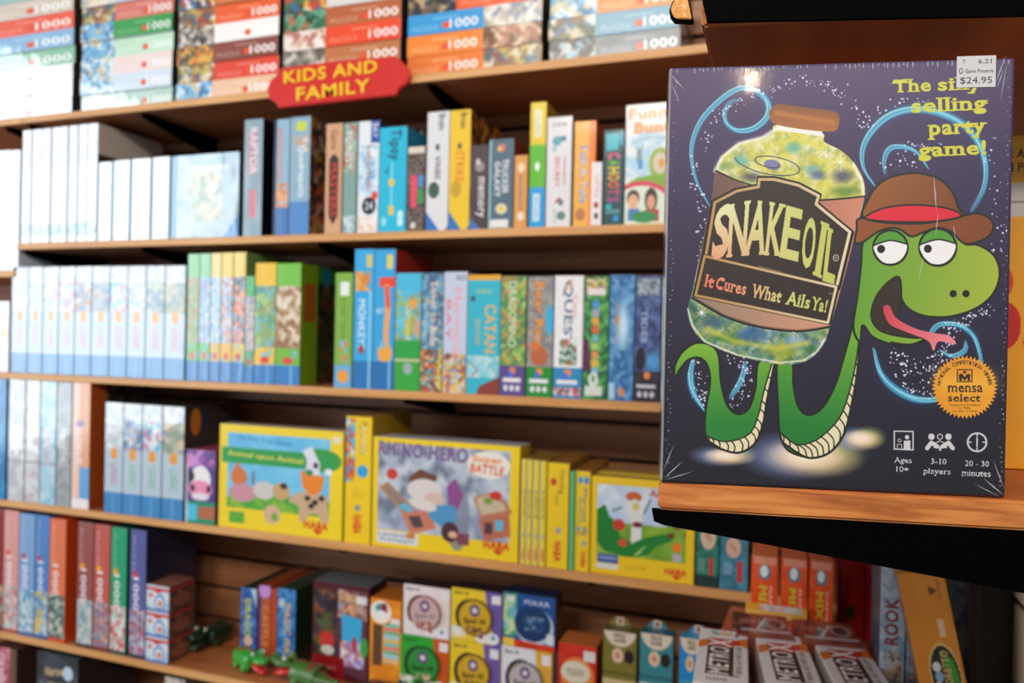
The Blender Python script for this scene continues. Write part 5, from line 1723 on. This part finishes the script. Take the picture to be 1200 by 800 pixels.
for x, y, rx, ry, q in [(930, 173, 7, 5, '54a8ac'), (868, 188, 7, 5, '5cacb0'), (952, 198, 8, 4, '6cacb4'), (850, 194, 6, 4, '6c9040'), (987, 206, 9, 6, '3c3c70'), (958, 205, 7, 4, '3c5490'), (880, 207, 9, 4, '3c3c50'), (990, 224, 12, 5, '4c7c30'),
                        (835, 378, 9, 6, '244c6c'), (880, 392, 14, 6, '2c5c94'), (905, 380, 8, 5, 'c8d8e4'), (930, 398, 9, 5, '8cb0cc'), (850, 396, 10, 4, '2c7834'), (948, 408, 8, 4, '2c6c38'), (915, 412, 18, 4, '94a834')]:
    c.e(x, y, rx * 1.2, ry * 1.2, q, .75, soft=.6)
c.s([(838, 200), (846, 184), (866, 168), (893, 161), (908, 152)], 5, 'eef0e8', .8, soft=1)
c.s([(806, 362), (812, 382), (826, 400), (865, 416), (914, 425), (942, 422), (957, 412), (966, 398)], 3, 'f0f0d8', .8, soft=.5)
c.s([(1000, 192), (1010, 212), (1012, 228)], 4, 'f0f0e4', .8, soft=1)
c.s([(830, 385), (860, 400), (910, 408), (945, 402)], 7, 'ccc440', .6, soft=1)
c.e(905, 193, 10, 6, '5c64a8', .8, rot=.2)
sp_ = [(905 + (6 + t * 3.1) * math.cos(t) * 1.25, 192 + (6 + t * 3.1) * math.sin(t) * .42 + .22 * (6 + t * 3.1) * math.cos(t)) for t in np.linspace(0, 9.4, 50)]
c.s(sp_, 1.3, '2c2c4c', .8)
for x, y, L in [(985, 190, 12), (930, 388, 9), (822, 366, 7), (968, 182, 8)]:
    for a in (0, .8, 1.57, 2.36):
        c.s([(x - L * math.cos(a), y - L * math.sin(a)), (x + L * math.cos(a), y + L * math.sin(a))], 1.4, 'f4f4f0', .7, soft=1, taper=True)
c.p([(913, 144), (963, 152), (965, 160), (908, 152)], 'e8e8e4')
cap = [(908, 123), (916, 122), (945, 126), (976, 130), (983, 136), (983, 146), (976, 154), (945, 152), (914, 147), (903, 141), (902, 130)]
c.p(cap, c.grad((943, 124), '7a4a20', (941, 150), 'a4622a'), sm=True)
c.s([(910, 132), (945, 138), (976, 143)], 7, 'b87430', .8, soft=1)
# paper band and plate
band = [(839, 201), (862, 212), (900, 226), (950, 234), (1013, 230), (1003, 270), (988, 330), (972, 383), (935, 388), (890, 383), (850, 371), (811, 349), (824, 280), (834, 230)]
c.p(band, c.grad((815, 300), '5c4640', (1005, 300), 'c8826a'))
c.p([(812, 347), (850, 369), (890, 381), (935, 386), (971, 381), (977, 362), (930, 360), (850, 345)], c.grad((815, 360), '8c7868', (970, 372), 'cc9478'))
c.s([(811, 349), (850, 371), (890, 383), (935, 388), (972, 383)], 2.4, INK, sm=True)
c.s([(839, 200), (862, 211), (890, 220)], 2, INK)
c.s([(955, 235), (985, 233), (1013, 230)], 2, INK)
plate = [(824, 301), (835, 236), (862, 222), (888, 217), (889, 208), (907, 208), (936, 215), (961, 228), (958, 238), (970, 248), (999, 272), (983, 338)]
c.p(plate, '2a1e18', line='120c08', lw=4)
gold = c.grad((825, 300), 'b08850', (995, 300), 'ded2b0')
edge = np.array(plate) * .965 + np.array([912, 268]) * .035
c.s(np.vstack([edge, edge[:1]]), 3.6, gold)
c.p([(868, 312), (890, 312), (915, 318), (940, 328), (905, 326)], 'c09870')
strip = [(824, 299), (982, 336), (972, 379), (813, 346)]
c.p(strip, '2a1e18', line='120c08', lw=3.5)
se = np.array(strip) * .975 + np.array([898, 340]) * .025
c.s(np.vstack([se, se[:1]]), 3.2, gold)


def ink_grad(x, y):
    a, b, d = c.m(np.array([(835, 300), (910, 262), (985, 300)], float))
    t = np.clip((x - a[0]) / (d[0] - a[0]), 0, 1)
    s = np.clip((y - b[1] + 40) / 240, 0, 1) * np.clip(1 - t * 1.6, 0, 1)
    base = rgb('dcdcb0') * (1 - t[..., None]) + rgb('b8c058') * t[..., None]
    return base * (1 - s[..., None]) + rgb('dc7058') * s[..., None]


quads = [('S', [(838, 245), (860, 235), (853, 301), (832, 305)]), ('N', [(853, 240), (881, 234), (876, 299), (850, 302)]), ('A', [(878, 234), (904, 236), (898, 298), (869, 300)]),
         ('K', [(901, 236), (924, 240), (916, 300), (894, 299)]), ('E', [(921, 240), (942, 246), (936, 307), (912, 301)]),
         ('O', [(943, 252), (960, 257), (953, 319), (936, 310)]), ('I', [(961, 258), (973, 263), (964, 327), (951, 321)]), ('L', [(968, 264), (986, 275), (979, 334), (961, 328)])]
for ch, Q in quads:
    Q = np.array(Q, float)
    m_ = (Q + Q[[1, 0, 3, 2]]) / 2
    Q = m_ + (Q - m_) * (.84 if ch in 'OIL' else .93)

    def f(q, Q=Q):
        x, y = q[:, :1], q[:, 1:]
        return Q[0] * (1 - x) * (1 - y) + Q[1] * x * (1 - y) + Q[2] * x * y + Q[3] * (1 - x) * y
    c.word(ch, f, ink_grad, bold=.045, serif=.55)
for wd_, x, h in [('It', 831.5, 15), ('Cures', 857, 15), ('What', 898.5, 16), ('Ails', 935.5, 16), ('Ya!', 960, 16)]:
    L = {'It': 12, 'Cures': 36, 'What': 36, 'Ails': 29, 'Ya!': 19}[wd_]
    c.t(wd_, x, 329.5 + (x - 831.5) * .212, h, L, ink_grad, rot=12, bold=.05, serif=.8)
c.s([(979.5 + 3 * math.cos(a), 302 + 3.6 * math.sin(a)) for a in np.linspace(0, 6.3, 20)], 1, 'd0ccb0')
c.t('R', 979.5, 302, 3, 2.2, 'd0ccb0')
c.t('TM', 973, 344, 2.2, 5, 'c8c4ac', rot=10)

# head, hat and face of the creature
head = [(1000, 384), (1005, 345), (1009, 310), (1012, 282), (1030, 262), (1080, 256), (1124, 268), (1130, 285), (1146, 287), (1163, 297), (1171, 313), (1170, 331), (1160, 349), (1140, 363), (1112, 371), (1083, 370), (1064, 361), (1055, 347), (1052, 334), (1042, 348), (1038, 368), (1046, 386), (1066, 392), (1083, 397), (1078, 402), (1060, 405), (1040, 402), (1022, 394), (1011, 381), (1008, 400)]
c.p(head, c.grad((1010, 300), '5f9a2c', (1165, 330), '9cae38'), sm=True, line=INK, lw=2.6)
mouth = [(1054, 325), (1040, 331), (1026, 349), (1021, 371), (1031, 387), (1056, 394), (1080, 395), (1064, 382), (1052, 370), (1056, 352)]
c.p(mouth, '2c2018', sm=True, line=INK, lw=2)
c.p([(1035, 361), (1042, 358), (1050, 372), (1071, 384), (1094, 390), (1112, 393), (1120, 403), (1100, 400), (1094, 411), (1087, 399), (1060, 388), (1042, 379)], c.grad((1035, 360), 'c83c4c', (1110, 400), 'e0828c'), sm=True)
c.s([(1083, 398), (1066, 403.5), (1044, 401)], 2, INK, sm=True)
for ex, ey, r_ in [(1043.5, 290, 21), (1099, 289.5, 22.5)]:
    c.e(ex, ey, r_ * 1.02, r_ * 1.03, INK)
    c.e(ex, ey, r_ * .9, r_ * .9, '4f9430')
    c.p([(ex - r_ * .88, ey - r_ * .12), (ex, ey - r_ * .38), (ex + r_ * .88, ey - r_ * .2), (ex + r_ * .78, ey + r_ * .42), (ex + r_ * .3, ey + r_ * .84), (ex - r_ * .35, ey + r_ * .84), (ex - r_ * .8, ey + r_ * .38)], 'e8e8ec', sm=True)
    c.s([(ex - r_ * .9, ey - r_ * .14), (ex, ey - r_ * .4), (ex + r_ * .9, ey - r_ * .2)], 1.8, INK, sm=True)
    c.e(ex - r_ * .52, ey + r_ * .08, 4.6, 4.8, '101010')
c.e(1117, 344, 4.2, 4.2, '101408')
c.e(1132, 344, 4.2, 4.2, '101408')
brim = [(1002, 284), (1004, 268), (1007, 256), (1035, 259), (1071, 260), (1125, 253), (1146, 250), (1161, 257), (1164, 268), (1157, 278), (1140, 285), (1128, 284), (1114, 271), (1098, 267), (1080, 273), (1068, 277), (1055, 269), (1044, 267), (1030, 271), (1018, 279), (1010, 284)]
c.p(brim, c.grad((1005, 270), '8a4a1e', (1160, 268), '7a3f1a'), sm=True, line=INK, lw=2.4)
c.p([(1014, 256), (1017, 234), (1032, 214), (1053, 205), (1077, 203), (1101, 210), (1116, 225), (1123, 243), (1126, 254), (1071, 262)], c.grad((1040, 210), '8c5220', (1120, 250), '74401a'), sm=True, line=INK, lw=2.4)
c.p([(1014, 255), (1035, 244), (1071, 240), (1110, 244), (1126, 253), (1098, 259), (1069, 260), (1035, 259)], 'd41c34', sm=True, line=INK, lw=2)

# the claim, the seal, the small print
for wd_, x, y, L, h in [('The', 1068, 100.2, 46, 15.5), ('silly', 1126, 98.5, 54, 20), ('selling', 1113, 124.5, 90, 21.5), ('party', 1122, 152, 70, 21), ('game!', 1116, 176.5, 80, 22)]:
    if wd_ == 'silly':
        y += 1.5
    c.t(wd_, x, y, h, L, 'c8c83a', rot=-2.6, bold=.05, serif=.9)
c.t('TM', 1165, 162, 2.6, 6, 'c0c0b8')
seal = []
for i in range(96):
    r_ = 39 if i % 2 else 34.5
    seal.append((1130.5 + r_ * math.cos(i * math.pi / 48), 453.5 + r_ * math.sin(i * math.pi / 48) * .96))
c.p(seal, c.grad((1100, 430), 'd88e1c', (1160, 475), 'e09a24'))
c.s([(1106, 446), (1130, 452), (1156, 446)], 26, 'ecb848', .5, soft=1)
txt = 'NATIONAL COMPETITION WINNER'
for i, ch in enumerate(txt):
    if ch != ' ':
        a = math.radians(-172 + i * 164 / (len(txt) - 1))
        c.t(ch, 1130.5 + 30.5 * math.cos(a), 454 + 29.5 * math.sin(a), 4.4, 2.2 if ch == 'I' else 3.2, '3c2810', rot=math.degrees(a) + 90)
c.s([(1122, 433), (1139, 433), (1139, 447), (1122, 447), (1122, 433)], 1.2, '2c1c10')
c.p([(1124, 446), (1124, 438), (1128, 438), (1130.5, 442), (1133, 438), (1137, 438), (1137, 446), (1134, 446), (1134, 442), (1130.5, 446), (1127, 442), (1127, 446)], '2c1c10')
c.e(1130.5, 436, 2, 1.6, '2c1c10')
c.t('mensa', 1131, 455.5, 8, 41, '2c1c10', bold=.02, serif=.5)
c.t('select', 1130, 466, 9, 38, '2c1c10', bold=.02, serif=.5)
c.t('Honored for Excellence', 1131, 474.3, 2.2, 36, '4c3414')
c.t('by Mensa', 1131, 478, 2.2, 14, '4c3414')
c.t('The High IQ Society', 1131, 481.8, 2.2, 30, '4c3414')
W1 = 'c8c8cc'
c.s([(1048, 505), (1070, 505.5), (1070, 527), (1048, 526), (1048, 505)], 1.6, W1)
c.e(1063, 512, 2.6, 2.6, W1)
c.p([(1059, 516), (1067, 516), (1067, 526), (1059, 526)], W1)
c.s([(1054 + 1.8 * math.cos(a), 516 + 1.8 * math.sin(a)) for a in np.linspace(0, 6.3, 14)], .9, W1)
c.s([(1051.5, 526), (1051.5, 520.5), (1056.5, 520.5), (1056.5, 526)], .9, W1)
for hx, dx in ((1091.5, -1), (1111.5, 1)):
    c.e(hx, 511.5, 3.8, 3.8, W1)
    c.s([(hx + dx * 5, 525), (hx, 518.5), (hx - dx * 7, 523)], 5, W1)
c.s([(1101.5 + 3 * math.cos(a), 511.5 + 3 * math.sin(a)) for a in np.linspace(0, 6.3, 16)], 1.2, W1)
c.s([(1096, 519), (1101.5, 516.5), (1107, 519)], 1.2, W1)
c.r(1094, 523.5, 1110, 525, W1)
c.r(1100.5, 525, 1103, 528, W1)
c.s([(1145 + 11 * math.cos(a), 518 + 10.6 * math.sin(a)) for a in np.linspace(0, 6.3, 40)], 2.2, W1)
c.s([(1145, 513), (1145, 523)], 1.8, W1)
for a in range(4):
    c.s([(1145 + 10 * math.cos(a * 1.5708), 518 + 10 * math.sin(a * 1.5708)), (1145 + 7 * math.cos(a * 1.5708), 518 + 7 * math.sin(a * 1.5708))], 1.6, W1)
for t_, x, y, L, h in [('Ages', 1058, 540, 21, 8), ('10+', 1057.5, 549.5, 15, 6.6), ('3-10', 1100, 540.5, 18, 6.6), ('players', 1098, 553, 32, 8.6), ('20 - 30', 1145, 543, 28, 6.6), ('minutes', 1144, 554.5, 34, 7)]:
    c.t(t_, x, y, h, L, 'd0d0d4', rot=1.8, bold=.01, serif=.7)

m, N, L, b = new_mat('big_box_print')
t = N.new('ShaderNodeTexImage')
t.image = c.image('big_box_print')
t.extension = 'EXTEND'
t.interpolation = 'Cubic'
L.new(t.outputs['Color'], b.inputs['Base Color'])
b.inputs['Roughness'].default_value = .4
b.inputs['Coat Weight'].default_value = .9
b.inputs['Coat Roughness'].default_value = .07
# taut film: nearly flat in the middle, gathered into creases at the corners
tc = N.new('ShaderNodeTexCoord')
nz = N.new('ShaderNodeTexNoise')
nz.inputs['Scale'].default_value = 26
nz.inputs['Detail'].default_value = 4
bp = N.new('ShaderNodeBump')
bp.inputs['Strength'].default_value = .07
bp.inputs['Distance'].default_value = .003
L.new(tc.outputs['Object'], nz.inputs['Vector'])
L.new(nz.outputs['Fac'], bp.inputs['Height'])
L.new(bp.outputs['Normal'], b.inputs['Coat Normal'])
bm = bmesh.new()
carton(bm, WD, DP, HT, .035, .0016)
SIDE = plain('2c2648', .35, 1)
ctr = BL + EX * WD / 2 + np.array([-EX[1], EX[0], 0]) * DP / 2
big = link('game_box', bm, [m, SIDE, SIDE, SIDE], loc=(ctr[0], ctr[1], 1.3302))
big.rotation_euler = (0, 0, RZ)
tag(big, 'large dark purple game box with a green hatted snake and a bottle', 'game box')


def on_face(x, y):
    u, t_ = face_uv(np.array([(x, y)]))[0]
    return ((u - .5) * WD, -DP / 2, (1 - t_) * HT)


# price sticker
s0, s1 = on_face(1120.5, 103), on_face(1167, 65)
bm = bmesh.new()
add_box(bm, s0[0], s1[0], -DP / 2 - .0004, -DP / 2 - .00005, s0[2], s1[2])
uv = bm.loops.layers.uv.new('print')
for f in bm.faces:
    for l in f.loops:
        l[uv].uv = ((l.vert.co.x - s0[0]) / (s1[0] - s0[0]), (l.vert.co.z - s0[2]) / (s1[2] - s0[2]))
c = Art(300, 240, 'c8c8cc')
c.t('7', 18, 18, 14, 6, '3c3c40')
c.t('6.21', 72, 18, 14, 34, '3c3c40')
c.e(11, 47, 5, 10, '3c3c40'); c.e(11, 47, 3, 7, 'c8c8cc')
c.t('Game Preserve', 58, 48, 13, 72, '3c3c40')
c.t('$24.95', 50, 79, 24, 82, '2c2c34', bold=0)
link('price_sticker', bm, print_mat('price_sticker', c, .6, 0, .2, 0), big)['label'] = 'white price sticker'

# film: sealed seam with pin holes along the top, pale strip imitating an edge glint, creases at the corners
m2, N2, L2, b2 = new_mat('clear_film_and_glint')
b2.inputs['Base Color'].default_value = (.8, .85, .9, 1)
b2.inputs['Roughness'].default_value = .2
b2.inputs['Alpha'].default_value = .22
bm = bmesh.new()
rg = random.Random(5)
yf = -DP / 2 - .00025
for i in range(70):
    x = -WD / 2 + .004 + i * (WD - .008) / 69
    if rg.random() < .7:
        x += rg.uniform(-.0006, .0006)
        add_box(bm, x - .0003, x + .0003, yf - .0002, yf, HT - .0026 - rg.random() * .0018, HT - .0012)
for i in range(90):
    z = .004 + i * (HT - .008) / 89
    for sx in (-1, 1):
        if rg.random() < .6:
            x = sx * (WD / 2 - .0022 - rg.random() * .0022)
            add_box(bm, x, x + .0003 + rg.random() * .0006, yf - .0002, yf, z, z + .0003 + rg.random() * .0006)


add_box(bm, -WD / 2 - .0004, -WD / 2 + .0007, yf - .0002, yf + .006, .002, HT - .001)  # pale strip added in place of the window's reflection along this edge


def crease(p, q, wdt):
    a, b_ = np.array(on_face(*p)), np.array(on_face(*q))
    d = b_ - a
    n = np.array([-d[2], 0, d[0]]) / np.hypot(d[0], d[2]) * wdt / 2
    mid = (a + b_) / 2
    k = [a, mid + n, b_, mid - n]
    prism(bm, [(v_[0], v_[2]) for v_ in k], 'y', yf - .0003, yf)


for p, q, wd_ in [((784, 85), (803, 107), .0009), ((786, 96), (797, 122), .0006), ((1178, 66), (1166, 98), .0008), ((1176, 80), (1168, 104), .0006), ((1180, 72), (1172, 118), .0005), ((778, 560), (800, 540), .0008), ((777, 552), (790, 520), .0006), ((779, 562), (812, 552), .0006),
                   ((1176, 580), (1152, 560), .0009), ((1176, 572), (1164, 540), .0006), ((1172, 582), (1140, 566), .0005), ((1094, 206), (1097, 248), .0010), ((1099, 250), (1096, 276), .0006), ((1117, 262), (1119, 280), .0005), ((1082, 300), (1076, 330), .0005)]:
    crease(p, q, wd_)
link('shrink_film', bm, m2, big)['label'] = 'clear shrink film creases and a pale edge glint strip'

# the small ceiling spot that glints on the film near the top of the box
d = ray(880, 90)
d = d / np.linalg.norm(d)
n_ = np.array([math.sin(RZ), -math.cos(RZ), 0])
hit = CAM + d * ((n_ @ (BL - CAM)) / (n_ @ d))
r_ = d - 2 * (d @ n_) * n_
so_.location = tuple(hit + r_ * ((3.1 - hit[2]) / r_[2]))
